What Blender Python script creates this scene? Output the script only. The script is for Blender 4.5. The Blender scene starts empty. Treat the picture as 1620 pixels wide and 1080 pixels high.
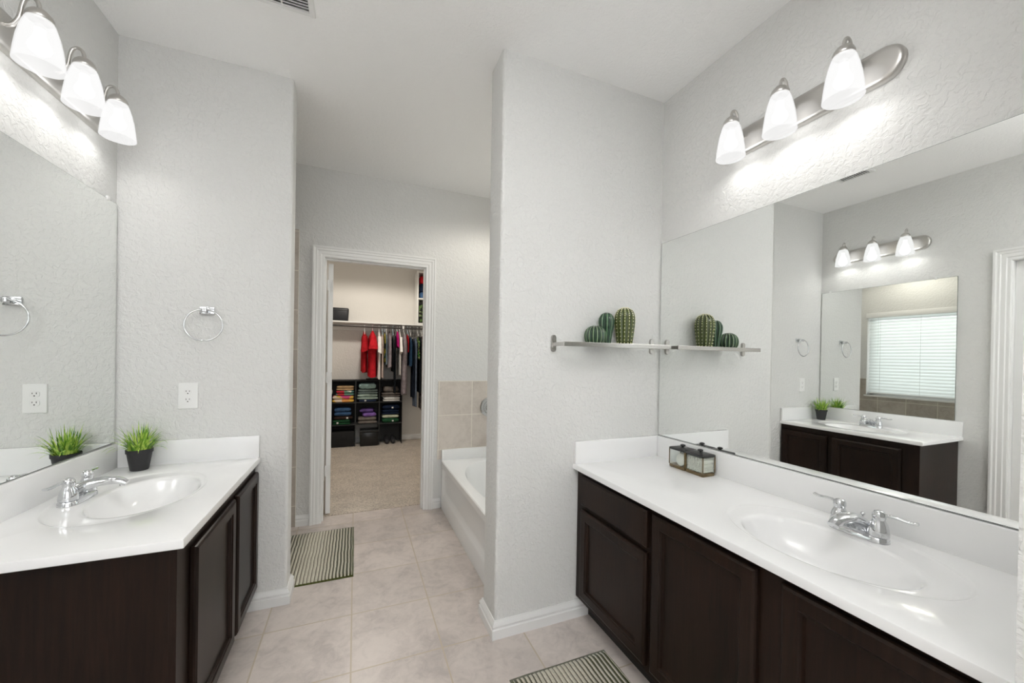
import bpy, bmesh, math, random
from mathutils import Vector, Matrix, noise
random.seed(7)
sc = bpy.context.scene
COL = sc.collection
PI = math.pi

# ------------------------------------------------------------------ layout (metres, camera above the origin looking along +y)
R, L = 1.585, -1.021            # right and left mirror walls
YR, YL = 1.685, 2.315           # front faces of the right and left wing walls
YC = 3.323                      # closet wall
XR, XL = .623, -.319            # ends of the two wing walls
TWR, TWL = .18, .13
H = 2.761
YB = -1.6                       # wall behind the camera
CT = .785                       # counter top height
EYE = 1.32

# ------------------------------------------------------------------ camera
cd = bpy.data.cameras.new('camera'); cam = bpy.data.objects.new('camera', cd); COL.objects.link(cam)
yaw, pit, rol, f, v0 = .3878, -.0052, .0171, 606.4, 567.96
r_ = Vector((math.cos(yaw), -math.sin(yaw), 0)); d_ = Vector((math.sin(yaw), math.cos(yaw), 0)); w_ = Vector((0, 0, 1))
c, s = math.cos(pit), math.sin(pit); d_, w_ = d_*c + w_*s, w_*c - d_*s
c, s = math.cos(rol), math.sin(rol); r_, w_ = r_*c + w_*s, w_*c - r_*s
m = Matrix((r_, w_, -d_)).transposed().to_4x4(); m.translation = Vector((0, 0, EYE))
cam.matrix_world = m
cd.sensor_width = 36; cd.lens = f/1620*36; cd.shift_y = (v0-540)/1620; cd.clip_start = .02
sc.camera = cam

# ------------------------------------------------------------------ world, daylight, exposure
sc.view_settings.view_transform = 'Standard'; sc.view_settings.look = 'None'
sc.view_settings.exposure = 0.80; sc.view_settings.gamma = 1; sc.view_settings.use_curve_mapping = False
wd = bpy.data.worlds.new('sky'); sc.world = wd; wd.use_nodes = True
wd.node_tree.nodes['Background'].inputs[0].default_value = (.95, .98, 1, 1)
wd.node_tree.nodes['Background'].inputs[1].default_value = 1.2
cy = sc.cycles
cy.max_bounces = 14; cy.diffuse_bounces = 7; cy.glossy_bounces = 8; cy.transmission_bounces = 10; cy.transparent_max_bounces = 10
cy.sample_clamp_indirect = 6; cy.use_denoising = True; cy.caustics_refractive = False

def area(name, loc, rot, sx, sy, power, col):
    ld = bpy.data.lights.new(name, 'AREA'); ld.shape = 'RECTANGLE'; ld.size = sx; ld.size_y = sy; ld.energy = power; ld.color = col
    o = bpy.data.objects.new(name, ld); o.location = loc; o.rotation_euler = rot; COL.objects.link(o); return o
# daylight outside the bathtub window, then added fill light behind an invented rear window
area('tub_window_daylight', (R+.30, 2.60, 1.46), (0, PI/2, 0), 1.2, 1.1, 5, (1, .98, .955))
area('rear_fill_light', (.05, YB-.12, 1.55), (PI/2, 0, 0), 1.9, 1.7, 2.5, (1, 1, 1))

# ------------------------------------------------------------------ materials
def mat(name, base=(.8, .8, .8), rough=.5, metal=0., spec=.5, coat=0., trans=0., ior=1.45, emit=None, est=0., sheen=0.):
    m = bpy.data.materials.new(name); m.use_nodes = True
    b = m.node_tree.nodes['Principled BSDF']
    b.inputs['Base Color'].default_value = (*base, 1); b.inputs['Roughness'].default_value = rough
    b.inputs['Metallic'].default_value = metal; b.inputs['Specular IOR Level'].default_value = spec
    b.inputs['Coat Weight'].default_value = coat; b.inputs['Transmission Weight'].default_value = trans; b.inputs['IOR'].default_value = ior
    b.inputs['Sheen Weight'].default_value = sheen
    if emit: b.inputs['Emission Color'].default_value = (*emit, 1); b.inputs['Emission Strength'].default_value = est
    return m
class NT:
    def __init__(s, m): s.m = m; s.t = m.node_tree; s.b = s.t.nodes['Principled BSDF']
    def n(s, typ, **kw):
        x = s.t.nodes.new(typ)
        for k, v in kw.items():
            if hasattr(x, k): setattr(x, k, v)
        return x
    def l(s, a, b): s.t.links.new(a, b)
    def coord(s, scale=(1, 1, 1), loc=(0, 0, 0), rot=(0, 0, 0)):
        g = s.n('ShaderNodeNewGeometry'); mp = s.n('ShaderNodeMapping')
        mp.inputs['Scale'].default_value = scale; mp.inputs['Location'].default_value = loc; mp.inputs['Rotation'].default_value = rot
        s.l(g.outputs['Position'], mp.inputs['Vector']); return mp.outputs[0]
    def objc(s, scale=(1, 1, 1)):
        g = s.n('ShaderNodeTexCoord'); mp = s.n('ShaderNodeMapping'); mp.inputs['Scale'].default_value = scale
        s.l(g.outputs['Object'], mp.inputs['Vector']); return mp.outputs[0]
    def noise(s, vec, scale, detail=3, rough=.5, dist=0.):
        x = s.n('ShaderNodeTexNoise'); x.inputs['Scale'].default_value = scale; x.inputs['Detail'].default_value = detail
        x.inputs['Roughness'].default_value = rough; x.inputs['Distortion'].default_value = dist
        s.l(vec, x.inputs['Vector']); return x.outputs['Fac']
    def ramp(s, fac, stops):
        x = s.n('ShaderNodeValToRGB'); e = x.color_ramp.elements
        while len(e) < len(stops): e.new(.5)
        for i, (p, c) in enumerate(stops): e[i].position = p; e[i].color = (*c, 1) if len(c) == 3 else c
        s.l(fac, x.inputs[0]); return x.outputs[0]
    def math(s, op, a, b=None, clamp=False):
        x = s.n('ShaderNodeMath', operation=op); x.use_clamp = clamp
        for i, v in enumerate((a, b)):
            if v is None: continue
            if isinstance(v, (int, float)): x.inputs[i].default_value = v
            else: s.l(v, x.inputs[i])
        return x.outputs[0]
    def mix(s, fac, a, b):
        x = s.n('ShaderNodeMix', data_type='RGBA')
        if isinstance(fac, (int, float)): x.inputs[0].default_value = fac
        else: s.l(fac, x.inputs[0])
        for i, v in ((6, a), (7, b)):
            if isinstance(v, tuple): x.inputs[i].default_value = (*v, 1)
            else: s.l(v, x.inputs[i])
        return x.outputs[2]
    def bump(s, h, strength, dist):
        x = s.n('ShaderNodeBump'); x.inputs['Strength'].default_value = strength; x.inputs['Distance'].default_value = dist
        s.l(h, x.inputs['Height']); s.l(x.outputs[0], s.b.inputs['Normal'])
    def color(s, c): s.l(c, s.b.inputs['Base Color'])

def wall_paint(name, col, strength=.5, scale=48):
    m = mat(name, col, .75, spec=.25); t = NT(m); v = t.coord()
    a = t.noise(v, scale, 3, .55, .6)
    kn = t.ramp(a, [(.42, (0, 0, 0)), (.56, (1, 1, 1))])
    fine = t.noise(v, scale*4, 2)
    h = t.math('ADD', t.math('MULTIPLY', kn, .7), t.math('MULTIPLY', fine, .35))
    t.bump(h, strength, .0028); return m
M_WALL = wall_paint('orange_peel_wall_paint', (.705, .705, .692), .65)
M_CEIL = wall_paint('ceiling_paint', (.915, .915, .91), .35, 60)
M_CLOSETWALL = wall_paint('wall_paint_lamp_tinted', (.72, .70, .665), .3)  # same walls, with the closet's warm light put into the colour
M_TRIM = mat('white_trim_paint', (.80, .80, .79), .32)
M_DOOR = mat('white_door_paint', (.78, .78, .77), .4)

def tile_mat(name, ox, oy, sz, plane, c1, c2, grout, mortar=.003):
    m = mat(name, c1, .35, spec=.45); t = NT(m)
    g = t.n('ShaderNodeNewGeometry'); sp = t.n('ShaderNodeSeparateXYZ'); t.l(g.outputs['Position'], sp.inputs[0])
    cb = t.n('ShaderNodeCombineXYZ')
    t.l(t.math('SUBTRACT', sp.outputs[plane[0]], ox), cb.inputs[0]); t.l(t.math('SUBTRACT', sp.outputs[plane[1]], oy), cb.inputs[1])
    br = t.n('ShaderNodeTexBrick'); br.offset = 0; br.squash = 1
    br.inputs['Scale'].default_value = 1; br.inputs['Mortar Size'].default_value = mortar; br.inputs['Mortar Smooth'].default_value = .1
    br.inputs['Brick Width'].default_value = sz; br.inputs['Row Height'].default_value = sz
    br.inputs['Color1'].default_value = (.9, .9, .9, 1); br.inputs['Color2'].default_value = (1.06, 1.06, 1.06, 1); br.inputs['Mortar'].default_value = (1, 1, 1, 1)
    t.l(cb.outputs[0], br.inputs['Vector'])
    v = t.coord()
    a = t.noise(v, 4.5, 5, .62, .7); b = t.noise(v, 17, 5, .65, 1.2)
    base = t.ramp(t.math('ADD', t.math('MULTIPLY', a, .6), t.math('MULTIPLY', b, .4)), [(.38, c2), (.47, tuple(.55*p+.45*q for p, q in zip(c1, c2))), (.58, c1)])
    tone = t.n('ShaderNodeMix', data_type='RGBA', blend_type='MULTIPLY'); tone.inputs[0].default_value = .8
    t.l(base, tone.inputs[6]); t.l(br.outputs['Color'], tone.inputs[7])
    t.color(t.mix(br.outputs['Fac'], tone.outputs[2], grout))
    t.bump(t.math('SUBTRACT', t.math('MULTIPLY', b, .12), br.outputs['Fac']), .35, .0015)
    return m
M_FLOOR = tile_mat('stone_look_floor_tile', -.0, 1.712, .383, (0, 1), (.62, .555, .515), (.46, .41, .385), (.47, .40, .31), .0035)
M_TUBTILE = tile_mat('stone_look_wall_tile', .675, .505-.0, .2985, (0, 2), (.68, .62, .56), (.56, .505, .45), (.74, .70, .62), .0035)
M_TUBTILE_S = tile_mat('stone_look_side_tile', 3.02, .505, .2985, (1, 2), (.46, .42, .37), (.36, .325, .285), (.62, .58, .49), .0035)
M_SHOWERTILE = tile_mat('stone_look_shower_tile', -.704, .158, .2985, (0, 2), (.58, .53, .48), (.47, .42, .375), (.72, .68, .60), .0035)

M_CARPET = mat('taupe_cut_pile_carpet', (.33, .27, .22), .95, spec=.1, sheen=.4); t = NT(M_CARPET); v = t.coord()
n1 = t.noise(v, 95, 3, .65); n2 = t.noise(v, 5, 3)
t.color(t.ramp(t.math('ADD', t.math('MULTIPLY', n1, .8), t.math('MULTIPLY', n2, .2)), [(.36, (.29, .24, .19)), (.62, (.72, .63, .53))]))
t.bump(n1, .9, .008)

M_WOOD = mat('espresso_stained_wood', (.022, .0125, .0095), .33, spec=.20); t = NT(M_WOOD); v = t.coord((22, 22, 1.3))
g1 = t.noise(v, 4, 4, .6, .3); g2 = t.noise(t.coord((1, 1, .4)), 5, 3)
t.color(t.ramp(t.math('ADD', t.math('MULTIPLY', g1, .5), t.math('MULTIPLY', g2, .5)), [(.33, (.0065, .0037, .0026)), (.68, (.023, .0120, .0078))]))
M_KICK = mat('dark_toe_kick', (.012, .009, .008), .6)
M_MARBLE = mat('white_cultured_marble', (.86, .86, .86), .14, spec=.5, coat=.3); NT(M_MARBLE).b.inputs['Coat Roughness'].default_value = .06
M_ACRYL = mat('white_tub_acrylic', (.86, .865, .86), .16, spec=.5)
M_CHROME = mat('polished_chrome', (.70, .71, .725), .07, 1)
M_NICKEL = mat('brushed_nickel', (.60, .585, .56), .30, 1); t = NT(M_NICKEL); t.bump(t.noise(t.coord((1, 1, 60)), 30, 2), .04, .001)
M_STEEL = mat('brushed_steel_rail', (.50, .485, .46), .26, 1)
M_MIRROR = mat('mirror_silver', (.91, .925, .91), .0, 1)
M_MEDGE = mat('mirror_edge', (.28, .32, .30), .2, .6)
M_SHADE = mat('frosted_lit_glass', (.9, .9, .9), .4)
t = NT(M_SHADE)
_tr = t.n('ShaderNodeBsdfTransparent'); _em = t.n('ShaderNodeEmission'); _em.inputs[0].default_value = (1, .995, .99, 1); _em.inputs[1].default_value = .575
_mx = t.n('ShaderNodeMixShader'); _mx.inputs[0].default_value = .42
t.l(_em.outputs[0], _mx.inputs[1]); t.l(_tr.outputs[0], _mx.inputs[2]); t.l(_mx.outputs[0], t.t.nodes['Material Output'].inputs[0])
M_BULB = mat('lit_bulb', (1, 1, 1), .4, emit=(1, .97, .92), est=1.6)
M_PLASTIC = mat('white_plastic', (.82, .82, .81), .3)
M_SLOT = mat('dark_slot', (.03, .03, .03), .6)
M_POT = mat('black_plastic_pot', (.022, .022, .024), .5)
M_SOIL = mat('dark_soil', (.03, .022, .015), .95)
M_GRASS = mat('green_plastic_grass', (.20, .40, .03), .45); t = NT(M_GRASS)
t.color(t.ramp(t.noise(t.objc((1, 1, .35)), 60, 2), [(.35, (.06, .19, .015)), (.48, (.22, .43, .04)), (.62, (.56, .70, .14))]))
M_GLASS = mat('clear_glass', (.97, .985, .975), .02, trans=1, ior=1.45)
M_PANE = mat('window_pane', (1, 1, 1), 0, trans=1, ior=1.05, spec=.3)
def thin_glass(m, tint, k=1.45):
    t = NT(m); tr = t.n('ShaderNodeBsdfTransparent'); tr.inputs[0].default_value = (*tint, 1)
    gl = t.n('ShaderNodeBsdfGlossy'); gl.inputs['Roughness'].default_value = .02
    lw = t.n('ShaderNodeLayerWeight'); lw.inputs[0].default_value = .5; mx = t.n('ShaderNodeMixShader')
    t.l(t.math('ADD', t.math('MULTIPLY', t.math('POWER', lw.outputs['Facing'], 4), .35), .03), mx.inputs[0]); t.l(tr.outputs[0], mx.inputs[1]); t.l(gl.outputs[0], mx.inputs[2]); t.l(mx.outputs[0], t.t.nodes['Material Output'].inputs[0])
thin_glass(M_GLASS, (.96, .975, .965)); thin_glass(M_PANE, (.97, .985, .98), 1.3)
M_AMBER = mat('amber_glass_edge', (.30, .20, .075), .12, trans=.55, ior=1.45)
M_BLACKLID = mat('black_satin_lid', (.018, .018, .019), .28)
M_COTTON = mat('white_cotton', (.84, .82, .77), .95, sheen=.4); t = NT(M_COTTON); t.bump(t.noise(t.objc((1, 1, 3)), 260, 3), .7, .003)
M_BLIND = mat('white_blind_slat', (.84, .86, .86), .4)
t = NT(M_BLIND); _tr = t.n('ShaderNodeBsdfTranslucent'); _tr.inputs[0].default_value = (.93, .95, .95, 1)
_mx = t.n('ShaderNodeMixShader'); _mx.inputs[0].default_value = .38
t.l(t.b.outputs[0], _mx.inputs[1]); t.l(_tr.outputs[0], _mx.inputs[2]); t.l(_mx.outputs[0], t.t.nodes['Material Output'].inputs[0])

def rug_mat(name, x0, x1, y0, y1):
    m = mat(name, (.5, .47, .38), .95, spec=.1, sheen=.3); t = NT(m)
    g = t.n('ShaderNodeNewGeometry'); sp = t.n('ShaderNodeSeparateXYZ'); t.l(g.outputs['Position'], sp.inputs[0])
    wob = t.noise(t.coord(), 9, 2)
    x = t.math('ADD', sp.outputs[0], t.math('MULTIPLY', t.math('SUBTRACT', wob, .5), .010))
    fx = t.math('DIVIDE', t.math('SUBTRACT', x, x0), x1-x0)
    ph = t.math('FRACT', t.math('MULTIPLY', fx, 24.0))
    tri = t.math('ABSOLUTE', t.math('SUBTRACT', ph, .5))          # 0 at rib centre .. 0.5
    # the dark yarn widens from the middle of the mat towards both of its sides
    side = t.math('ABSOLUTE', t.math('SUBTRACT', fx, .46))
    thr = t.math('SUBTRACT', .40, t.math('MULTIPLY', side, .42))
    dark = t.math('GREATER_THAN', tri, thr)
    sp_n = t.noise(t.coord(), 420, 2)
    cream = t.ramp(sp_n, [(.35, (.44, .41, .32)), (.65, (.74, .71, .60))])
    gy = t.ramp(t.math('MULTIPLY', side, 1.6), [(.10, (.15, .125, .085)), (.55, (.050, .050, .014))])
    edge = t.math('GREATER_THAN', t.math('ABSOLUTE', t.math('SUBTRACT', fx, .5)), .478)
    c = t.mix(dark, cream, gy)
    fy = t.math('DIVIDE', t.math('SUBTRACT', sp.outputs[1], y0), y1-y0)
    edge = t.math('MAXIMUM', edge, t.math('GREATER_THAN', t.math('ABSOLUTE', t.math('SUBTRACT', fy, .5)), .485))
    t.color(t.mix(edge, c, (.07, .08, .015)))
    h = t.math('SUBTRACT', t.math('MULTIPLY', sp_n, .5), t.math('MULTIPLY', tri, 1.6))
    t.bump(h, .8, .006); return m

def cloth(name, c, var=.25, pat=None):
    m = mat(name, c, .95, spec=.06); t = NT(m)
    n = t.noise(t.objc(), 22, 3)
    lo = tuple(x*(1-var) for x in c); hi = tuple(min(1, x*(1+var)) for x in c)
    col = t.ramp(n, [(.3, lo), (.7, hi)])
    if pat:
        vo = t.n('ShaderNodeTexVoronoi'); vo.inputs['Scale'].default_value = pat[0]; t.l(t.objc(), vo.inputs['Vector'])
        sx = t.n('ShaderNodeSeparateColor'); t.l(vo.outputs['Color'], sx.inputs[0])
        k = len(pat)-1
        pr = t.n('ShaderNodeValToRGB'); pr.color_ramp.interpolation = 'CONSTANT'; e = pr.color_ramp.elements
        while len(e) < k: e.new(.5)
        for i in range(k): e[i].position = i/k; e[i].color = (*pat[i+1], 1)
        t.l(sx.outputs[0], pr.inputs[0]); col = pr.outputs[0]
    t.color(col); t.bump(t.noise(t.objc(), 300, 2), .3, .002)
    return m

# ------------------------------------------------------------------ mesh building
class MB:
    def __init__(s): s.bm = bmesh.new()
    def box(s, x0, x1, y0, y1, z0, z1, bev=0, seg=2):
        r = bmesh.ops.create_cube(s.bm, size=1)
        for v in r['verts']: v.co = Vector(((x0+x1)/2+v.co.x*(x1-x0), (y0+y1)/2+v.co.y*(y1-y0), (z0+z1)/2+v.co.z*(z1-z0)))
        if bev:
            es = list({e for v in r['verts'] for e in v.link_edges})
            bmesh.ops.bevel(s.bm, geom=es, offset=bev, segments=seg, profile=.5, affect='EDGES', clamp_overlap=True)
        return s
    def loops(s, rings, close=True, cap0=True, cap1=True):
        vs = [[s.bm.verts.new(p) for p in r] for r in rings]
        n = len(vs[0])
        for a, b in zip(vs, vs[1:]):
            for i in range(n if close else n-1):
                j = (i+1) % n
                try: s.bm.faces.new((a[i], a[j], b[j], b[i]))
                except ValueError: pass
        if close and cap0: s.bm.faces.new(vs[0][::-1])
        if close and cap1: s.bm.faces.new(vs[-1])
        return s
    def lathe(s, prof, c=(0, 0, 0), n=32, axis='z', cap=True, ripple=None):
        rings = []
        for r, z in prof:
            ring = []
            for i in range(n):
                a = 2*PI*i/n; q = r*(ripple(a, z) if ripple else 1)
                p = (q*math.cos(a), q*math.sin(a), z)
                if axis == 'y': p = (p[0], p[2], p[1])
                if axis == 'x': p = (p[2], p[0], p[1])
                ring.append(Vector(p)+Vector(c))
            rings.append(ring)
        return s.loops(rings, cap0=cap, cap1=cap)
    def tube(s, pts, r, n=12, flat=1., up=None, cap=True):
        pts = [Vector(p) for p in pts]; k = len(pts)
        rad = r if isinstance(r, (list, tuple)) else [r]*k
        rings = []; prev = None
        for i, p in enumerate(pts):
            tg = (pts[min(i+1, k-1)]-pts[max(i-1, 0)]).normalized()
            if up is not None: a = Vector(up).cross(tg)
            elif prev is not None: a = prev - tg*prev.dot(tg)
            else: a = tg.orthogonal()
            a.normalize(); prev = a; b = tg.cross(a)
            ri = rad[i]; ra, rb = ri if isinstance(ri, (tuple, list)) else (ri, ri*flat)
            rings.append([p + a*(ra*math.cos(2*PI*j/n)) + b*(rb*math.sin(2*PI*j/n)) for j in range(n)])
        return s.loops(rings, cap0=cap, cap1=cap)
    def prism(s, outline, z0, z1, tf=lambda p: p):
        return s.loops([[tf(Vector((x, y, z0))) for x, y in outline], [tf(Vector((x, y, z1))) for x, y in outline]])
    def sphere(s, c, r, u=16, v=10):
        rr = bmesh.ops.create_uvsphere(s.bm, u_segments=u, v_segments=v, radius=1)
        q = r if isinstance(r, (tuple, list)) else (r, r, r)
        for w in rr['verts']: w.co = Vector((c[0]+w.co.x*q[0], c[1]+w.co.y*q[1], c[2]+w.co.z*q[2]))
        return s
    def build(s, name, material, parent=None, smooth=True, angle=40, bevel=0):
        bmesh.ops.recalc_face_normals(s.bm, faces=s.bm.faces)
        me = bpy.data.meshes.new(name); s.bm.to_mesh(me); s.bm.free()
        me.materials.append(material)
        if smooth:
            me.shade_smooth(); me.set_sharp_from_angle(angle=math.radians(angle))
        o = bpy.data.objects.new(name, me); COL.objects.link(o)
        if parent: o.parent = parent
        if bevel:
            b = o.modifiers.new('bevel', 'BEVEL'); b.width = bevel; b.segments = 2; b.limit_method = 'ANGLE'
        return o
def catmull(pts, k=6):
    P = [Vector(p) for p in pts]; out = []
    for i in range(len(P)-1):
        a, b, c, d = P[max(i-1, 0)], P[i], P[i+1], P[min(i+2, len(P)-1)]
        for j in range(k):
            t = j/k
            out.append(.5*((2*b)+(c-a)*t+(2*a-5*b+4*c-d)*t*t+(3*b-a-3*c+d)*t**3))
    out.append(P[-1]); return out
def stadium(w, h, n=10):            # outline, long axis x
    r = min(w, h)/2; o = []
    if w >= h:
        for i in range(n+1): a = -PI/2+PI*i/n; o.append((w/2-r+r*math.cos(a), r*math.sin(a)))
        for i in range(n+1): a = PI/2+PI*i/n; o.append((-w/2+r+r*math.cos(a), r*math.sin(a)))
    else:
        for i in range(n+1): a = PI*i/n; o.append((r*math.cos(a), h/2-r+r*math.sin(a)))
        for i in range(n+1): a = PI+PI*i/n; o.append((r*math.cos(a), -h/2+r+r*math.sin(a)))
    return o
def rrect(w, h, r, n=5):
    o = []
    for cx, cy, a0 in ((w/2-r, h/2-r, 0), (-w/2+r, h/2-r, PI/2), (-w/2+r, -h/2+r, PI), (w/2-r, -h/2+r, 1.5*PI)):
        for i in range(n+1): a = a0+PI/2*i/n; o.append((cx+r*math.cos(a), cy+r*math.sin(a)))
    return o
def thing(name, label, cat, loc=(0, 0, 0), group=None, rotz=0):
    o = bpy.data.objects.new(name, None); COL.objects.link(o); o.empty_display_size = .05
    o.location = loc; o.rotation_euler = (0, 0, rotz); return tag(o, label, cat, group)
def tag(o, label, cat, group=None, kind=None):
    o['label'] = label; o['category'] = cat
    if group: o['group'] = group
    if kind: o['kind'] = kind
    return o
def struct(o, label=None):
    o['kind'] = 'structure'
    if label: o['label'] = label
    return o
def copy_tree(o, parent=None):
    c = o.copy(); COL.objects.link(c)
    if parent: c.parent = parent
    for ch in list(o.children): copy_tree(ch, c)
    return c
def sbox(name, m, boxes, label=None, parent=None, bev=0):
    b = MB()
    for q in boxes: b.box(*q)
    return struct(b.build(name, m, parent, smooth=False, bevel=bev), label)

# ------------------------------------------------------------------ the setting
CB, CR, CLX = 6.18, 1.30, -1.05                       # closet back, right and left walls
DX0, DX1, DZ = -.230, .548, 2.072                     # closet door opening
WY0, WY1, WZ0, WZ1 = 2.05, 3.155, .875, 2.03          # window over the tub
LY0, LY1, LZ = .37, 1.145, 2.045                      # doorway in the left wall
T = .115
sbox('floor', M_FLOOR, [(L-.1, R+.15, YB-.1, YC+.12, -.1, 0)], 'stone look square floor tiles')
sbox('floor_carpet', M_CARPET, [(CLX-.1, CR+.1, YC+.12, CB+.1, -.1, .006)], 'taupe closet carpet')
sbox('ceiling', M_CEIL, [(L-.1, R+.15, YB-.1, CB+.1, H, H+.1)], 'off-white ceiling')
sbox('wall_right', M_WALL, [(R, R+.15, YB-.1, WY0, 0, H), (R, R+.15, WY1, YC+T, 0, H), (R, R+.15, WY0, WY1, 0, WZ0), (R, R+.15, WY0, WY1, WZ1, H)], 'textured wall behind the right mirror')
sbox('wall_left', M_WALL, [(L-.1, L, YB-.1, LY0, 0, H), (L-.1, L, LY1, YC+T, 0, H), (L-.1, L, LY0, LY1, LZ, H)], 'textured wall behind the left mirror')
def wing(name, x0, x1, y0, y1, endx, lab):
    # bullnose outer corners on the free end
    r = .017; o = []
    s_ = 1 if endx == x1 else -1
    base = endx - s_*r
    o.append((x1 if s_ < 0 else x0, y0))
    for i in range(7): a = -PI/2+PI/2*i/6; o.append((base+s_*r*math.cos(a), y0+r+r*math.sin(a)))
    for i in range(7): a = PI/2*i/6; o.append((base+s_*r*math.cos(a), y1-r+r*math.sin(a)))
    o.append((x1 if s_ < 0 else x0, y1))
    return struct(MB().prism(o, 0, H).build(name, M_WALL, angle=50), lab)
wing('wall_wing_left', L, XL, YL, YL+TWL, XL, 'short textured wing wall at the end of the left vanity')
wing('wall_wing_right', XR, R, YR, YR+TWR, XR, 'short textured wing wall at the end of the right vanity')
sbox('wall_far', M_WALL, [(L, DX0-.02, YC, YC+T, 0, H), (DX1+.02, R, YC, YC+T, 0, H), (DX0-.02, DX1+.02, YC, YC+T, DZ+.02, H)], 'wall with the closet doorway')
sbox('wall_near', M_WALL, [(.955, R, .13, .25, 0, H)], 'wall end beside the right vanity')
sbox('wall_rear', M_WALL, [(L-.1, -.95, YB-.1, YB, 0, H), (1.05, R+.1, YB-.1, YB, 0, H), (-.95, 1.05, YB-.1, YB, 0, .65), (-.95, 1.05, YB-.1, YB, 2.45, H)], 'wall behind the camera with an added window opening')
sbox('wall_closet_back', M_CLOSETWALL, [(CLX-.1, CR+.1, CB, CB+.1, 0, H)], 'closet back wall')
sbox('wall_closet_left', M_CLOSETWALL, [(CLX-.1, CLX, YC+T, CB, 0, H)], 'closet left wall')
sbox('wall_closet_right', M_CLOSETWALL, [(CR, CR+.1, YC+T, CB, 0, H)], 'closet right wall')
# wall tile
sbox('wall_tile_tub', M_TUBTILE, [(.668, R-.010, YC-.010, YC, .42, 1.102)], 'beige stone look tile above the tub end')
sbox('wall_tile_window', M_TUBTILE_S, [(R-.010, R, YR+TWR, YC, .42, WZ0-.02), (R-.010, R, YR+TWR, WY0-.0, WZ0-.02, 1.102), (R-.010, R, WY1, YC, WZ0-.02, 1.102)], 'beige stone look tile under the tub window')
sbox('wall_tile_shower', M_SHOWERTILE, [(L+.010, -.407, YC-.010, YC, 0, 2.262)], 'stone look shower tile edge')
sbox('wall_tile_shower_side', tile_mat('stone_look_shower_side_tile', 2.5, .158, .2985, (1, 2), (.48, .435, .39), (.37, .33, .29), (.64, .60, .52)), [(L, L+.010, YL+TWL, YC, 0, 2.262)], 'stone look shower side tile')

# baseboards: a moulded profile swept along the foot of the walls with mitred corners
BP = [(0, .0), (.017, 0), (.017, .043), (.012, .047), (.012, .054), (.015, .058), (.013, .066), (.006, .074), (.004, .082), (0, .082)]
def baseboard(name, path, side):
    pts = [Vector((x, y)) for x, y in path]; rings = []
    for i, p in enumerate(pts):
        d0 = (p-pts[i-1]).normalized() if i else (pts[1]-p).normalized()
        d1 = (pts[i+1]-p).normalized() if i < len(pts)-1 else d0
        n0 = Vector((-d0.y, d0.x))*side; n1 = Vector((-d1.y, d1.x))*side
        q = n0+n1; q = q/ (q.dot(n0))
        rings.append([Vector((p.x+q.x*a, p.y+q.y*a, z)) for a, z in BP])
    return struct(MB().loops(rings).build(name, M_TRIM, angle=30), 'white moulded baseboard')
baseboard('baseboard_right_wing', [(1.13, YR), (XR, YR), (XR, YR+TWR), (.69, YR+TWR)], 1)
baseboard('baseboard_left_wing', [(-.50, YL), (XL, YL), (XL, YL+TWL), (-.75, YL+TWL)], -1)
baseboard('baseboard_far_left', [(-.406, YC), (-.316, YC)], -1)
baseboard('baseboard_far_right', [(.634, YC), (.700, YC)], -1)
baseboard('baseboard_closet', [(CLX, CB), (CR, CB)], -1)
baseboard('baseboard_left', [(L, 1.235), (L, 1.372)], -1)

# door casings: profile (distance out from the opening, projection)
CP = [(0, 0), (0, .009), (.006, .012), (.020, .012), (.026, .016), (.046, .016), (.052, .021), (.064, .021), (.072, .026), (.083, .026), (.083, 0)]
def casing(name, a0, a1, ztop, tf, lab):
    rings = [[tf(a0-d, 0, t) for d, t in CP], [tf(a0-d, ztop+d, t) for d, t in CP], [tf(a1+d, ztop+d, t) for d, t in CP], [tf(a1+d, 0, t) for d, t in CP]]
    return struct(MB().loops(rings).build(name, M_TRIM, angle=25), lab)
casing('trim_1', DX0, DX1, DZ, lambda a, z, t: Vector((a, YC-t, z)), 'white moulded casing of the closet doorway')
casing('trim_2', LY0, LY1, LZ, lambda a, z, t: Vector((L+t, a, z)), 'white moulded casing of the left doorway')
# closet door jamb with stop
sbox('trim_3', M_TRIM, [(DX0-.02, DX0, YC, YC+T, 0, DZ+.02), (DX1, DX1+.02, YC, YC+T, 0, DZ+.02), (DX0, DX1, YC, YC+T, DZ, DZ+.02),
                        (DX0, DX0+.010, YC+.030, YC+.068, 0, DZ), (DX1-.010, DX1, YC+.030, YC+.068, 0, DZ), (DX0+.01, DX1-.01, YC+.030, YC+.068, DZ-.010, DZ)], 'white door jamb')
# closet door swung open into the closet, hinge edge towards us
d1 = struct(thing('door_1', 'white closet door standing open into the closet, seen edge-on', 'door', (DX0+.019, YC+T+.012, 0), rotz=math.radians(97)), 'white closet door standing open, seen edge-on')
del d1['category']
MB().box(0, .76, -.036, 0, .018, 2.055).build('door_slab', M_DOOR, d1, False, bevel=.002)
b = MB()
for z0, z1 in ((.25, .85), (1.05, 1.85)):
    for y in (.002, -.038): b.box(.12, .64, y-.003, y+.003, z0, z1, .002)
b.build('raised_panel', M_DOOR, d1, False)
for z in (.37, 1.13, 1.88):
    h = MB(); h.tube([(-.004, .004, z-.044), (-.004, .004, z+.044)], .006); h.box(-.0180, 0, -.034, -.031, z-.044, z+.044)
    h.build('hinge', M_DOOR, d1)
k = MB().lathe([(.005, -.036), (.026, -.037), (.024, -.042), (.010, -.046), (.010, -.062), (.024, -.070), (.027, -.082), (.018, -.092), (.004, -.094)], (0, 0, 0), 20, 'y')
bmesh.ops.translate(k.bm, verts=k.bm.verts, vec=(.70, 0, .95)); k.build('door_knob', M_NICKEL, d1)
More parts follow.
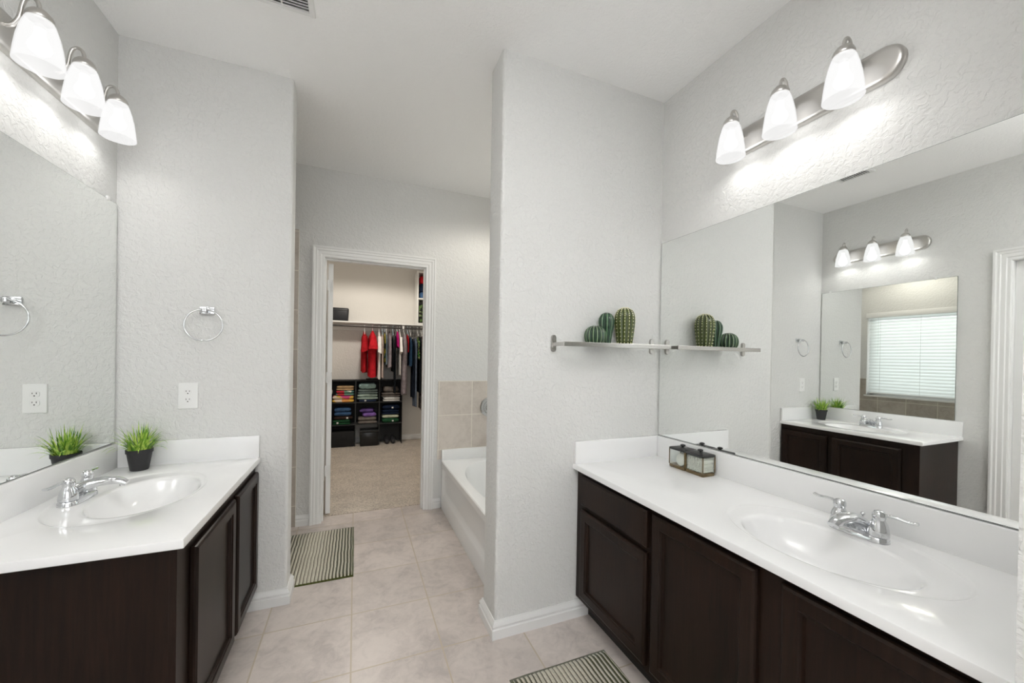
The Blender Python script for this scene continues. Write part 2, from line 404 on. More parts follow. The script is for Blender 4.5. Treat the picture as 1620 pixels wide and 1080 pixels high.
# door in the left wall, closed
d2 = struct(bpy.data.objects.new('door_2', None)); COL.objects.link(d2); d2['label'] = 'white door in the left wall, seen in the mirror'
MB().box(L-.075, L-.040, LY0+.003, LY1-.003, .01, LZ-.003).build('door_slab', M_DOOR, d2, False)
b = MB()
for z0, z1 in ((.25, .85), (1.05, 1.85)): b.box(L-.042, L-.036, LY0+.13, LY1-.13, z0, z1, .003)
b.build('raised_panel', M_DOOR, d2, False)
sbox('trim_4', M_TRIM, [(L-.1, L, LY0-.02, LY0, 0, LZ), (L-.1, L, LY1, LY1+.0, 0, LZ)] if False else [(L-.1, L, LY0, LY0+.002, 0, LZ), (L-.1, L, LY1-.002, LY1, 0, LZ), (L-.1, L, LY0, LY1, LZ-.002, LZ)], 'white jamb of the left doorway')

# tub window with its frame and glass
w1 = struct(bpy.data.objects.new('window_1', None)); COL.objects.link(w1); w1['label'] = 'white window over the bathtub, seen in the mirrors'
b = MB()
for q in ((R+.09, R+.13, WY0, WY0+.045, WZ0, WZ1), (R+.09, R+.13, WY1-.045, WY1, WZ0, WZ1), (R+.09, R+.13, WY0, WY1, WZ0, WZ0+.045), (R+.09, R+.13, WY0, WY1, WZ1-.045, WZ1)): b.box(*q)
b.build('window_frame', M_PLASTIC, w1, False)
MB().box(R+.108, R+.112, WY0+.04, WY1-.04, WZ0+.04, WZ1-.04).build('pane', M_PANE, w1, False)
MB().box(R-.022, R+.09, WY0-.02, WY1+.02, WZ0-.022, WZ0, .003).build('window_sill', M_TRIM, w1, False)
w2 = struct(bpy.data.objects.new('added_window', None)); COL.objects.link(w2); w2['label'] = 'added window behind the camera, unseen, for fill light'  # invented opening that lets in the rear fill
b = MB()
for q in ((-.95, -.90, YB-.08, YB-.03, .65, 2.45), (1.0, 1.05, YB-.08, YB-.03, .65, 2.45), (-.95, 1.05, YB-.08, YB-.03, .65, .70), (-.95, 1.05, YB-.08, YB-.03, 2.40, 2.45), (.03, .07, YB-.08, YB-.03, .65, 2.45)): b.box(*q)
b.build('window_frame', M_PLASTIC, w2, False)

# ------------------------------------------------------------------ vanity cabinets
def door_front(b, P, a0, a1, z0, z1, t0, fw=.058):
    """shaker door: P(a, t, z) maps along-front, out-of-front, up.  stepped frame round a recessed panel"""
    def ring(i, t): return [P(a0+i, t, z0+i), P(a1-i, t, z0+i), P(a1-i, t, z1-i), P(a0+i, t, z1-i)]
    b.loops([ring(0, t0), ring(0, t0+.010), ring(.003, t0+.015), ring(.010, t0+.019), ring(fw-.013, t0+.019), ring(fw-.009, t0+.0145), ring(fw-.004, t0+.0145), ring(fw+.001, t0+.003)], cap0=True, cap1=False)
def panel_face(b, P, a0, a1, z0, z1, t):
    b.loops([[P(a0, t-.003, z0), P(a1, t-.003, z0), P(a1, t-.003, z1), P(a0, t-.003, z1)], [P(a0, t, z0), P(a1, t, z0), P(a1, t, z1), P(a0, t, z1)]])
def vanity(name, label, P, a_lo, a_hi, depth, doors, drawers, endgap):
    """P maps (a along wall, t out of wall, z)"""
    v = thing(name, label, 'cabinet')
    b = MB()
    def pbox(b, a0, a1, t0, t1, z0, z1):
        q = [P(a, t, z) for a in (a0, a1) for t in (t0, t1) for z in (z0, z1)]
        xs, ys, zs = zip(*[(p.x, p.y, p.z) for p in q]); b.box(min(xs), max(xs), min(ys), max(ys), min(zs), max(zs))
    top = CT-.0285
    pbox(b, a_lo, a_lo+.016, 0, depth-.018, .105, top); pbox(b, a_hi-.016, a_hi, 0, depth-.018, .105, top)
    pbox(b, a_lo+.016, a_hi-.016, .01, depth-.02, .105, .12); pbox(b, a_lo+.016, a_hi-.016, .0, .012, .12, top)
    b.build('cabinet_body', M_WOOD, v, False, bevel=.001)
    b = MB()                                            # face frame
    pbox(b, a_lo-.002, a_hi+.002, depth-.018, depth, .105, top)
    b.build('face_frame', M_WOOD, v, False, bevel=.001)
    b = MB(); pbox(b, a_lo+.002, a_hi-.002, depth-.085, depth-.070, .0, .105); b.build('toe_kick', M_KICK, v, False)
    for a0, a1, z0, z1 in doors:
        b = MB(); door_front(b, P, a0, a1, z0, z1, depth+.001); o = b.build('door', M_WOOD, v, angle=20)
        b = MB(); panel_face(b, P, a0+.058, a1-.058, z0+.058, z1-.058, depth+.006); b.build('door_panel', M_WOOD, o, False)
    for a0, a1, z0, z1 in drawers:
        b = MB()
        ring = lambda i, t: [P(a0+i, t, z0+i), P(a1-i, t, z0+i), P(a1-i, t, z1-i), P(a0+i, t, z1-i)]
        b.loops([ring(0, depth+.001), ring(0, depth+.012), ring(.004, depth+.016), ring(.010, depth+.020)]); b.build('drawer_front', M_WOOD, v, angle=20)
    return v
PRt = lambda a, t, z: Vector((R-t, a, z))
PLt = lambda a, t, z: Vector((L+t, a, z))
vanity('vanity_cabinet', 'long espresso wood vanity cabinet on the right with a drawer and three doors', PRt, .256, YR-.004, .522,
       [(1.165, 1.628, .135, .572), (.728, 1.138, .135, .738), (.285, .662, .135, .738)], [(1.165, 1.628, .592, .738)], 0)
vanity('vanity_cabinet', 'short espresso wood vanity cabinet on the left with two doors and bare side panel', PLt, 1.383, YL-.004, .553,
       [(1.475, 1.903, .115, .712), (1.938, YL-.012, .115, .712)], [], 0)

# ------------------------------------------------------------------ vanity tops with moulded bowls
def vanity_top(name, label, P, a_lo, a_hi, depth, ca, wing_at_hi=True):
    v = thing('countertop', label, 'countertop')
    N = 96
    def ell(ct, ra, rt, z): return [P(ca+ra*math.sin(2*PI*i/N), ct+rt*math.cos(2*PI*i/N), z) for i in range(N)]
    # rectangle sampled by angle, with true corners
    def rect(i_, z):
        a0, a1, t0, t1 = a_lo+i_, a_hi-i_, 0, depth-i_
        pts = []
        cs = [(a1, t0), (a1, t1), (a0, t1), (a0, t0)]
        for i in range(N):
            th = 2*PI*i/N; da, dt = math.sin(th), math.cos(th); ct = .285
            ks = []
            if da > 1e-9: ks.append((a1-ca)/da)
            if da < -1e-9: ks.append((a0-ca)/da)
            if dt > 1e-9: ks.append((t1-ct)/dt)
            if dt < -1e-9: ks.append((t0-ct)/dt)
            k = min(ks); pts.append([ca+da*k, ct+dt*k])
        for cx, cy_ in cs:
            j = min(range(N), key=lambda q: (pts[q][0]-cx)**2+(pts[q][1]-cy_)**2); pts[j] = [cx, cy_]
        return [P(p[0], p[1], z) for p in pts]
    rings = [rect(.004, CT-.028), rect(0, CT-.025), rect(0, CT-.005), rect(.002, CT-.001), rect(.006, CT)]
    cr, ra, rt = .262, .292, .205                       # shallow outer recess
    rings += [ell(cr, ra*1.02, rt*1.02, CT), ell(cr, ra, rt, CT-.0015), ell(cr, ra*.985, rt*.98, CT-.0045), ell(cr, ra*.965, rt*.955, CT-.0055)]
    cb, ba, bt = .300, .222, .148
    rings += [ell(.297, ba*1.09, bt*1.10, CT-.006), ell(cb, ba*1.03, bt*1.035, CT-.0065), ell(cb, ba*1.0, bt*1.0, CT-.010)]
    for q, dz in ((.965, .022), (.92, .042), (.85, .066), (.74, .090), (.58, .110), (.40, .121), (.22, .127), (.09, .1285)):
        rings.append(ell(cb-.010*(1-q), ba*q, bt*q, CT-dz))
    b = MB().loops(rings, cap0=False, cap1=True)
    b.build('counter_slab', M_MARBLE, v, angle=32)
    def pbox(b, a0, a1, t0, t1, z0, z1, bev):
        q = [P(a0, t0, z0), P(a1, t1, z1)]
        b.box(min(q[0].x, q[1].x), max(q[0].x, q[1].x), min(q[0].y, q[1].y), max(q[0].y, q[1].y), z0, z1, bev)
    b = MB(); pbox(b, a_lo, a_hi, .001, .021, CT-.001, .8975, .003); b.build('backsplash', M_MARBLE, v, angle=35)
    b = MB(); pbox(b, a_hi-.020, a_hi, .021, depth-.003, CT-.001, .8975, .003); b.build('side_splash', M_MARBLE, v, angle=35)
    b = MB(); dc = P(ca, cb-.009, CT-.127)
    b.lathe([(.002, .001), (.014, .0015), (.015, .003), (.020, .004), (.024, .0025), (.0245, 0)], dc, 24); b.build('drain', M_CHROME, v)
    return v
vanity_top('vanity_top', 'long glossy white countertop with an oval bowl on the right vanity', PRt, .253, YR-.001, .552, .703)
vanity_top('vanity_top', 'short glossy white countertop with an oval bowl on the left vanity', PLt, 1.359, YL-.001, .575, 1.862)

# ------------------------------------------------------------------ faucets (local: x along wall, y towards the bowl)
def make_faucet():
    v = thing('faucet', 'x', 'faucet')
    b = MB(); o0 = stadium(.156, .058, 12)
    def ring(k, kz): return [Vector((x*(1 if abs(x) < 1e-9 else (abs(x)-k)/abs(x)), y*(.029-k)/.029, kz)) for x, y in o0]
    b.loops([ring(0, 0), ring(.001, .010), ring(.004, .016), ring(.009, .0185), ring(.018, .0195)])
    b.build('base_plate', M_CHROME, v, angle=50)
    path = catmull([(0, -.016, .008), (0, -.010, .026), (0, .008, .044), (0, .042, .057), (0, .085, .061), (0, .118, .056), (0, .133, .047)], 5)
    n = len(path); rad = []
    for i in range(n):
        t = i/(n-1); rad.append((.026-.015*min(1, t*1.1), .036-.020*min(1, t*1.1)))
    MB().tube(path, rad, 18, up=(1, 0, 0)).build('spout', M_CHROME, v, angle=60)
    MB().tube([(0, .122, .050), (0, .122, .040)], .0085, 14).build('aerator', M_CHROME, v)
    for s_ in (-1, 1):
        h = MB().lathe([(.0255, .018), (.0255, .026), (.0240, .040), (.0205, .054), (.0155, .064), (.0150, .068), (.0170, .074), (.0165, .084), (.0115, .092), (.004, .0945)], (s_*.051, 0, 0), 24)
        ho = h.build('handle', M_CHROME, v, angle=50)
        lp = catmull([(s_*.056, 0, .080), (s_*.075, -.004, .084), (s_*.095, -.008, .083), (s_*.118, -.012, .080), (s_*.134, -.015, .082)], 4)
        MB().tube(lp, [(.0050+.0035*i/(len(lp)-1), .0048) for i in range(len(lp))], 10, up=(0, 0, 1)).build('lever', M_CHROME, ho)
    b = MB().tube([(0, -.021, .015), (0, -.023, .058)], .0028, 8); b.sphere((0, -.023, .061), .0062, 12, 8); b.build('lift_rod', M_CHROME, v)
    return v
fa = make_faucet(); fa['label'] = 'chrome two-handle faucet on the right vanity top'; fa['group'] = 'vanity faucets'
fb = copy_tree(fa); fb['label'] = 'chrome two-handle faucet on the left vanity top'
fa.location = (R-.104, .703, CT-.0052); fa.rotation_euler = (0, 0, PI/2)
fb.location = (L+.104, 1.862, CT-.0052); fb.rotation_euler = (0, 0, -PI/2)

# ------------------------------------------------------------------ mirrors
def mirror(label, x, sgn, y0, y1, z0, z1, clips):
    v = thing('wall_mirror', label, 'mirror', (x, (y0+y1)/2, z0), 'vanity mirrors')
    yy = (y1-y0)/2; hh = z1-z0
    e = MB(); e.box(min(0, sgn*.005), max(0, sgn*.005), -yy, yy, 0, hh); e.build('mirror_back', M_MEDGE, v, False)
    g = MB(); g.box(min(sgn*.005, sgn*.0062), max(sgn*.005, sgn*.0062), -yy+.0015, yy-.0015, .0015, hh-.0015); g.build('mirror_glass', M_MIRROR, v, False)
    for y, z in clips:
        k = MB(); k.box(min(0, sgn*.010), max(0, sgn*.010), y-(y0+y1)/2-.009, y-(y0+y1)/2+.009, z-z0-.006, z-z0+.012, .003); k.build('mirror_clip', M_PLASTIC, v)
    return v
mirror('large frameless mirror above the right vanity', R-.001, -1, .262, YR-.010, .9005, 1.969, [])
mirror('frameless mirror above the left vanity', L+.001, 1, 1.402, YL-.010, .8995, 1.985, [(1.52, 1.985), (2.235, 1.985)])

# ------------------------------------------------------------------ vanity lights
def added_dome_lamp(label, x, y, r, energy, col):
    cl = thing('unseen_ceiling_lamp', label, 'light', (x, y, H))
    MB().lathe([(r, 0), (r, -.013), (r*.93, -.018)], (0, 0, 0), 32).build('lamp_base', M_NICKEL, cl)
    MB().lathe([(r*.92, -.016), (r*.85, -.040), (r*.65, -.062), (r*.3, -.074), (.002, -.076)], (0, 0, 0), 32).build('lamp_dome', mat('lit_dome_glass', (.9, .9, .9), .4, emit=col, est=2.0), cl)
    ld = bpy.data.lights.new('added_lamp_light', 'SPOT'); ld.energy = energy; ld.color = col; ld.shadow_soft_size = .10; ld.spot_size = math.radians(172); ld.spot_blend = .4
    lo = bpy.data.objects.new('added_lamp_light', ld); COL.objects.link(lo); lo.parent = cl; lo.location = (0, 0, -.180)
added_dome_lamp('added white dome fill lamp over the bathtub, unseen', 1.14, 2.62, .12, 10, (1, .94, .84))  # added lamp out of view, brightens the tub end and far wall
# added unseen bowl uplighter over the camera, bounces soft fill off the ceiling
bw = thing('unseen_ceiling_lamp', 'added white bowl uplighter above the camera, unseen ceiling fill', 'light', (.05, -.10, H))
MB().lathe([(.06, 0), (.06, -.012), (.05, -.020), (.008, -.024), (.008, -.43), (.002, -.43)], (0, 0, 0), 28).build('added_lamp_stem', M_NICKEL, bw)
MB().lathe([(.19, -.330), (.185, -.360), (.16, -.395), (.11, -.422), (.05, -.434), (.010, -.436), (.010, -.431), (.05, -.429), (.108, -.417), (.156, -.391), (.180, -.358), (.186, -.330), (.19, -.330)], (0, 0, 0), 40, cap=False).build('added_lamp_bowl', M_TRIM, bw)
for k in range(3):
    ld = bpy.data.lights.new('fill_uplight', 'SPOT'); ld.energy = 25; ld.color = (1, .995, .985); ld.shadow_soft_size = .03; ld.spot_size = math.radians(168); ld.spot_blend = .5
    lo = bpy.data.objects.new('fill_uplight', ld); COL.objects.link(lo); lo.parent = bw; lo.rotation_euler = (PI, 0, 0)
    lo.location = (.09*math.cos(k*2.094), .09*math.sin(k*2.094), -.345)
def vanity_light(label, x, sgn, yc, sp, z, wid, lamps):
    v = thing('vanity_light', label, 'light', (x, yc, z), 'three-shade vanity lights')
    S = lambda t, y, zz: Vector((sgn*t, y, zz))
    o0 = stadium(wid, .115, 14)
    b = MB(); b.loops([[S(t, px*(1-k/abs(wid/2)), py*(1-k/.0575)) for px, py in o0] for t, k in ((0, 0), (.012, 0), (.020, .003), (.024, .009), (.025, .016))])
    b.build('back_plate', M_NICKEL, v, angle=50)
    for i in (-1, 0, 1):
        y = i*sp
        pth = catmull([(sgn*.024, y, .012), (sgn*.040, y, .018), (sgn*.054, y, .045), (sgn*.060, y, .082), (sgn*.068, y, .106), (sgn*.083, y, .114), (sgn*.096, y, .102), (sgn*.100, y, .072)], 5)
        a = MB().tube(pth, .0058, 12); a.lathe([(.014, 0), (.014, .004), (.008, .008)], (0, 0, 0), 16, 'x') if False else None
        ao = a.build('arm', M_NICKEL, v)
        c_ = MB().lathe([(.006, .084), (.010, .083), (.018, .078), (.027, .068), (.031, .058), (.031, .050), (.029, .048)], (sgn*.100, y, 0), 28); c_.build('socket_cap', M_NICKEL, ao, angle=50)
        out = [(.0285, .054), (.034, .040), (.042, .012), (.0485, -.020), (.053, -.055), (.0565, -.092)]
        prof = out + [(.055, -.0935), (.0535, -.092)] + [(r-.003, zz) for r, zz in out[::-1][1:]]
        sh = MB().lathe([(r, zz) for r, zz in prof], (sgn*.100, y, 0), 40, cap=False); so = sh.build('shade', M_SHADE, v, angle=60)
        bb = MB().lathe([(.004, .040), (.012, .035), (.013, .022)], (sgn*.100, y, 0), 20); bb.build('bulb_socket', M_PLASTIC, so)
        bl = MB().lathe([(.012, .023), (.0125, .006), (.017, -.010), (.0245, -.026), (.026, -.036), (.0225, -.046), (.012, -.054), (.003, -.056)], (sgn*.100, y, 0), 20); bl.build('bulb', M_BULB, so)
        ld = bpy.data.lights.new('lamp_light', 'POINT'); ld.energy = lamps; ld.color = (1, .985, .96); ld.shadow_soft_size = .030
        lo = bpy.data.objects.new('lamp_light', ld); COL.objects.link(lo); lo.parent = v; lo.location = (sgn*.100, y, -.060)
    return v
vanity_light('three-shade brushed nickel light above the right mirror', R, -1, .978, .206, 2.287, .655, .76)
vanity_light('three-shade brushed nickel light above the left mirror', L, 1, 1.880, .212, 2.290, .660, .76)

# ------------------------------------------------------------------ wing wall fittings
tr = thing('towel_ring', 'chrome towel ring on the left wing wall above the outlet', 'towel ring', (-.677, YL, 1.523))
MB().box(-.030, .030, -.010, 0, -.020, .018, .003).build('mount_plate', M_CHROME, tr)
MB().box(-.010, .010, -.052, -.008, -.012, .010, .003).build('post', M_CHROME, tr)
pts = [(.0755*math.sin(2*PI*i/48), -.046-.004*(1-math.cos(2*PI*i/48)), -.0735+.0755*math.cos(2*PI*i/48)) for i in range(48)]
b = MB(); n = 10; rings = []
for i in range(48):
    a = 2*PI*i/48; c0 = Vector(pts[i]); rad = Vector((math.sin(a), 0, math.cos(a)))
    rings.append([c0+rad*.0038*math.cos(2*PI*j/n)+Vector((0, 1, 0))*.0038*math.sin(2*PI*j/n) for j in range(n)])
rings.append(rings[0]); b.loops(rings, cap0=False, cap1=False); bmesh.ops.remove_doubles(b.bm, verts=b.bm.verts, dist=1e-6); b.build('ring', M_CHROME, tr)

ou = thing('wall_outlet', 'white duplex outlet on the left wing wall', 'outlet', (-.748, YL, 1.106))
tf = lambda p: Vector((p.x, -p.z, p.y))
b = MB(); b.prism(rrect(.078, .126, .004), 0, .003, tf)
b.loops([[tf(Vector((x*k, y*k2, z))) for x, y in rrect(.078, .126, .004)] for k, k2, z in ((1, 1, .003), (.97, .98, .0055), (.93, .955, .0062))]); b.build('cover_plate', M_PLASTIC, ou, angle=30)
for dz in (.0195, -.0195):
    b = MB(); o2 = [(max(-.0165, min(.0165, .019*math.cos(2*PI*i/28))), .0145*math.sin(2*PI*i/28)+dz) for i in range(28)]
    b.prism(o2, .0058, .0085, tf); ro = b.build('receptacle', M_PLASTIC, ou, angle=30)
    b = MB()
    for sx, hh in ((-.0065, .0085), (.0065, .0070)): b.prism([(sx-.0011, dz+.003-hh/2+.001), (sx+.0011, dz+.003-hh/2+.001), (sx+.0011, dz+.003+hh/2), (sx-.0011, dz+.003+hh/2)], .0080, .0088, tf)
    b.prism([(.0026*math.cos(2*PI*i/12), dz-.0075+.0026*math.sin(2*PI*i/12)) for i in range(12)], .0080, .0088, tf); b.build('slots', M_SLOT, ro, False)
MB().lathe([(.001, -.0078), (.003, -.0076), (.0033, -.0062)], (0, 0, 0), 12, 'y').build('screw', M_PLASTIC, ou)

# ------------------------------------------------------------------ potted grass
pl = thing('potted_grass', 'bright green artificial grass in a black pot on the left vanity top', 'plant', (-.893, 2.225, CT+.0008))
MB().lathe([(.030, 0), (.032, .002), (.0435, .078), (.0465, .078), (.0470, .094), (.0445, .094), (.0425, .085)], (0, 0, 0), 36).build('pot', M_POT, pl, angle=40)
MB().lathe([(.001, .0865), (.0425, .0860), (.0428, .083)], (0, 0, 0), 24).build('soil', M_SOIL, pl)
b = MB(); rg = random.Random(3)
for i in range(135):
    az = rg.uniform(0, 2*PI); r0 = .038*math.sqrt(rg.random()); lean = rg.uniform(.05, 1.0)**1.1*(.35+.9*r0/.038); ln = rg.uniform(.07, .135)
    dr = Vector((math.cos(az), math.sin(az), 0)); sd = Vector((-dr.y, dr.x, 0)); w = rg.uniform(.0026, .0044)
    p = dr*r0 + Vector((0, 0, .084)); ang = lean*.55; L_, Rr = [], []
    for k in range(7):
        q = k/6; ww = w*(1-q**1.7)+.0002
        L_.append(b.bm.verts.new(p-sd*ww)); Rr.append(b.bm.verts.new(p+sd*ww))
        ang += lean*.16*(1+q); p = p + (dr*math.sin(ang)+Vector((0, 0, 1))*math.cos(ang))*ln/6
    for k in range(6): b.bm.faces.new((L_[k], Rr[k], Rr[k+1], L_[k+1]))
lim = b.bm.verts
for v_ in lim:                                            # leaves stop short of the mirror and the splash
    v_.co.x = max(v_.co.x, -.100); v_.co.y = min(v_.co.y, .064)
b.build('grass_blades', M_GRASS, pl, angle=80)

# ------------------------------------------------------------------ glass shelf and cacti on the right wing wall
SZ = 1.388
sh = thing('wall_shelf', 'narrow glass shelf with a brushed steel front rail on the right wing wall', 'shelf', (1.22, YR, SZ))
MB().box(-.292, .330, -.108, -.012, -.008, 0, .001).build('glass_panel', M_GLASS, sh, False)
b = MB(); b.box(-.318, .334, -.118, -.110, -.012, .0105, .0015); b.box(-.318, -.309, -.112, -.004, -.010, .0085, .0015); b.box(.326, .334, -.112, -.004, -.010, .0085, .0015); b.build('front_rail', M_STEEL, sh, False)
for x in (-.3135, .302):
    b = MB(); o0 = stadium(.026, .084, 10)
    b.loops([[Vector((px*k, -t, py*k2)) for px, py in o0] for t, k, k2 in ((0, 1, 1), (.009, 1, 1), (.012, .90, .97))]); bmesh.ops.translate(b.bm, verts=b.bm.verts, vec=(x, 0, .004)); b.build('mount_plate', M_STEEL, sh, angle=40)
def cactus_mat(name, n, green, dark, line, rough, width):
    m = mat(name, green, rough, spec=.55, coat=.4); t = NT(m)
    g = t.n('ShaderNodeTexCoord'); sp = t.n('ShaderNodeSeparateXYZ'); t.l(g.outputs['Object'], sp.inputs[0])
    an = t.math('ARCTAN2', sp.outputs[1], sp.outputs[0]); cs = t.math('COSINE', t.math('MULTIPLY', an, n))
    body = t.ramp(cs, [(0.0, dark), (.62, green)])
    bl = t.noise(g.outputs['Object'], 60, 2)
    body = t.mix(t.math('MULTIPLY', bl, .4), body, dark)
    t.color(t.mix(t.math('GREATER_THAN', cs, width), body, line)); return m
def cactus(label, x, y, prof, n, depth, m, spines=None):
    v = thing('ceramic_cactus', label, 'cactus ornament', (x, y, SZ), 'ceramic cacti on the wall shelf')
    rp = lambda a, z: 1+depth*(math.cos(n*a)-1)*.5
    pr = catmull([(r, z, 0) for r, z in prof], 5); pr = [(p.x, p.y) for p in pr]
    b = MB().lathe(pr, (0, 0, 0), n*10, ripple=rp); o = b.build('cactus_body', m, v, angle=80)
    if spines:
        b = MB()
        for k in range(n):
            a = 2*PI*k/n
            for j in range(spines):
                q = (j+.5)/spines*(len(pr)-2); i = int(q); t_ = q-i
                r = pr[i][0]*(1-t_)+pr[i+1][0]*t_; z = pr[i][1]*(1-t_)+pr[i+1][1]*t_
                if r < .008: continue
                b.sphere((r*math.cos(a), r*math.sin(a), z), .0026, 6, 4)
        b.build('spines', mat('cream_spine_glaze', (.80, .76, .50), .4), v)
    return v
M_C1 = cactus_mat('green_glaze_ribbed', 16, (.050, .115, .050), (.014, .042, .020), (.34, .42, .26), .12, .95)
M_C2 = cactus_mat('green_glaze_deep_ribbed', 9, (.048, .120, .056), (.012, .040, .020), (.22, .34, .19), .10, .975)
M_C3 = cactus_mat('olive_glaze', 14, (.105, .130, .026), (.045, .062, .014), (.12, .15, .03), .22, .95)
cactus('small round green ceramic cactus, leftmost on the glass shelf', 1.110, YR-.064, [(.034, 0), (.050, .018), (.0555, .045), (.050, .070), (.034, .088), (.014, .0965), (.001, .097)], 16, .14, M_C1)
cactus('slim glossy green ceramic cactus between the two others', 1.192, YR-.042, [(.024, 0), (.0265, .030), (.034, .075), (.0405, .110), (.039, .138), (.027, .159), (.011, .168), (.001, .169)], 9, .22, M_C2)
cactus('tall olive dotted ceramic cactus, rightmost on the glass shelf', 1.295, YR-.058, [(.036, 0), (.043, .030), (.049, .080), (.053, .125), (.050, .160), (.038, .184), (.017, .196), (.001, .198)], 14, .10, M_C3, 17)

# ------------------------------------------------------------------ glass jars
def jar(label, y0, y1, group):
    x0, x1 = 1.474, 1.552; cx, cy_ = (x0+x1)/2, (y0+y1)/2
    v = thing('glass_jar', label, 'jar', (cx, cy_, CT+.0006), group)
    a, c_ = (x1-x0)/2, (y1-y0)/2
    rr = lambda k, z: [Vector((x, y, z)) for x, y in rrect(2*a-2*k, 2*c_-2*k, .006, 3)]
    b = MB().loops([rr(0, .014), rr(0, .088), rr(.0025, .088), rr(.0025, .014)], cap0=False, cap1=False); bmesh.ops.contextual_create
    b.build('glass_body', M_GLASS, v, angle=40)
    b = MB().loops([rr(.001, 0), rr(0, .002), rr(0, .0138)]); b.build('amber_base', M_AMBER, v, angle=40)
    for sx in (-1, 1):
        for sy in (-1, 1):
            b = MB(); b.box(sx*a-.0018-sx*.0015, sx*a+.0018-sx*.0015, sy*c_-.0018-sy*.0015, sy*c_+.0018-sy*.0015, .0145, .088); b.build('corner_edge', M_AMBER, v, False)
    l = MB().loops([rr(-.0015, .0885), rr(-.002, .091), rr(-.002, .096), rr(.001, .0985), rr(.020, .102), rr(.028, .1035)]); lo = l.build('lid', M_BLACKLID, v, angle=30)
    MB().lathe([(.004, .103), (.0045, .106), (.010, .107), (.0128, .110), (.0120, .114), (.007, .1165), (.001, .117)], (0, 0, 0), 18).build('knob', M_BLACKLID, lo)
    return v, cx, cy_
j1, jx, jy = jar('clear glass jar with black lid holding cotton swabs, nearer of the pair', 1.284, 1.384, 'black lidded glass jars')
b = MB(); rg = random.Random(5)
for iy in range(9):
    for iz in range(10):
        y = -.0415+iy*.0103+rg.uniform(-.0012, .0012); z = .0195+iz*.0067+rg.uniform(-.001, .001)
        b.tube([(-.034, y, z), (-.030, y, z), (.030, y, z+rg.uniform(-.001, .001)), (.034, y, z)], [.0030, .0034, .0034, .0030], 6)
o = b.build('cotton_swabs', M_COTTON); o.location = (jx, jy, CT); tag(o, 'white cotton swabs packed in the nearer glass jar', 'cotton swabs', kind='stuff')
j2, jx, jy = jar('clear glass jar with black lid holding round cotton pads, farther of the pair', 1.388, 1.488, 'black lidded glass jars')
b = MB()
for i, (dx, tilt) in enumerate(((-.022, .18), (-.012, .22), (0, .16), (.011, .2))):
    q = MB().lathe([(.001, -.004), (.027, -.004), (.0295, -.002), (.0295, .002), (.027, .004), (.001, .004)], (0, 0, 0), 24, 'x')
    bmesh.ops.rotate(q.bm, verts=q.bm.verts, matrix=Matrix.Rotation(tilt, 3, 'Y'))
    po = q.build('cotton_pad', M_COTTON); po.location = (jx+dx, jy-.012+.004*i, CT+.0455)
    tag(po, 'round white cotton pad standing in the farther glass jar', 'cotton pad', 'cotton pads in the glass jar')
b.bm.free()

# ------------------------------------------------------------------ rugs
def rug(label, x0, x1, y0, y1, nm):
    m = rug_mat(nm, x0, x1, y0, y1); b = MB(); nx, ny = 96, 24; th = .011
    g = []
    for j in range(ny+1):
        row = []
        for i in range(nx+1):
            u, w = i/nx, j/ny
            ed = min(min(u, 1-u)*(x1-x0), min(w, 1-w)*(y1-y0)); k = min(1, ed/.008)
            wob = .004*noise.noise(Vector((u*3, w*5, x0*7)))
            z = .003+(th-.003)*math.sqrt(k)+.0016*math.sin(u*24*2*PI+PI/2+PI)*k
            row.append(b.bm.verts.new((x0+(x1-x0)*u+wob, y0+(y1-y0)*w+wob*.8, z)))
        g.append(row)
    for j in range(ny):
        for i in range(nx): b.bm.faces.new((g[j][i], g[j][i+1], g[j+1][i+1], g[j+1][i]))
    bd = [g[0][i] for i in range(nx+1)]+[g[j][nx] for j in range(1, ny+1)]+[g[ny][i] for i in range(nx-1, -1, -1)]+[g[j][0] for j in range(ny-1, 0, -1)]
    lo = [b.bm.verts.new((v.co.x, v.co.y, .0005)) for v in bd]
    for i in range(len(bd)): k = (i+1) % len(bd); b.bm.faces.new((bd[i], lo[i], lo[k], bd[k]))
    o = b.build('bath_mat', m, angle=80); return tag(o, label, 'rug', 'striped bath mats')
rug('olive and cream striped bath mat lying behind the left wing wall', -.455, .008, 2.452, 3.158, 'olive_striped_mat_pile')
rug('olive and cream striped bath mat lying before the right vanity', .600, 1.060, .735, 1.437, 'olive_striped_mat_pile_front')

# ------------------------------------------------------------------ bathtub
tb = thing('bathtub', 'white alcove bathtub with a recessed front panel', 'bathtub')
X0, X1, Y0, Y1 = .703, R-.011, YR+TWR+.002, YC-.011
RZ = .412
N = 80; cx, cy_ = (X0+.075+X1-.055)/2, (Y0+Y1)/2; ax, ay = (X1-X0-.13)/2, (Y1-Y0)/2-.10
def trect(i_, z):
    pts = []
    for i in range(N):
        th = 2*PI*i/N; dx, dy = math.cos(th), math.sin(th); ks = []
        if abs(dx) > 1e-9: ks.append(((X1-i_ if dx > 0 else X0+i_)-cx)/dx)
        if abs(dy) > 1e-9: ks.append(((Y1-i_ if dy > 0 else Y0+i_)-cy_)/dy)
        k = min(q for q in ks if q > 0); pts.append([cx+dx*k, cy_+dy*k])
    for px, py in ((X0+i_, Y0+i_), (X1-i_, Y0+i_), (X1-i_, Y1-i_), (X0+i_, Y1-i_)):
        j = min(range(N), key=lambda q: (pts[q][0]-px)**2+(pts[q][1]-py)**2); pts[j] = [px, py]
    return [Vector((p[0], p[1], z)) for p in pts]
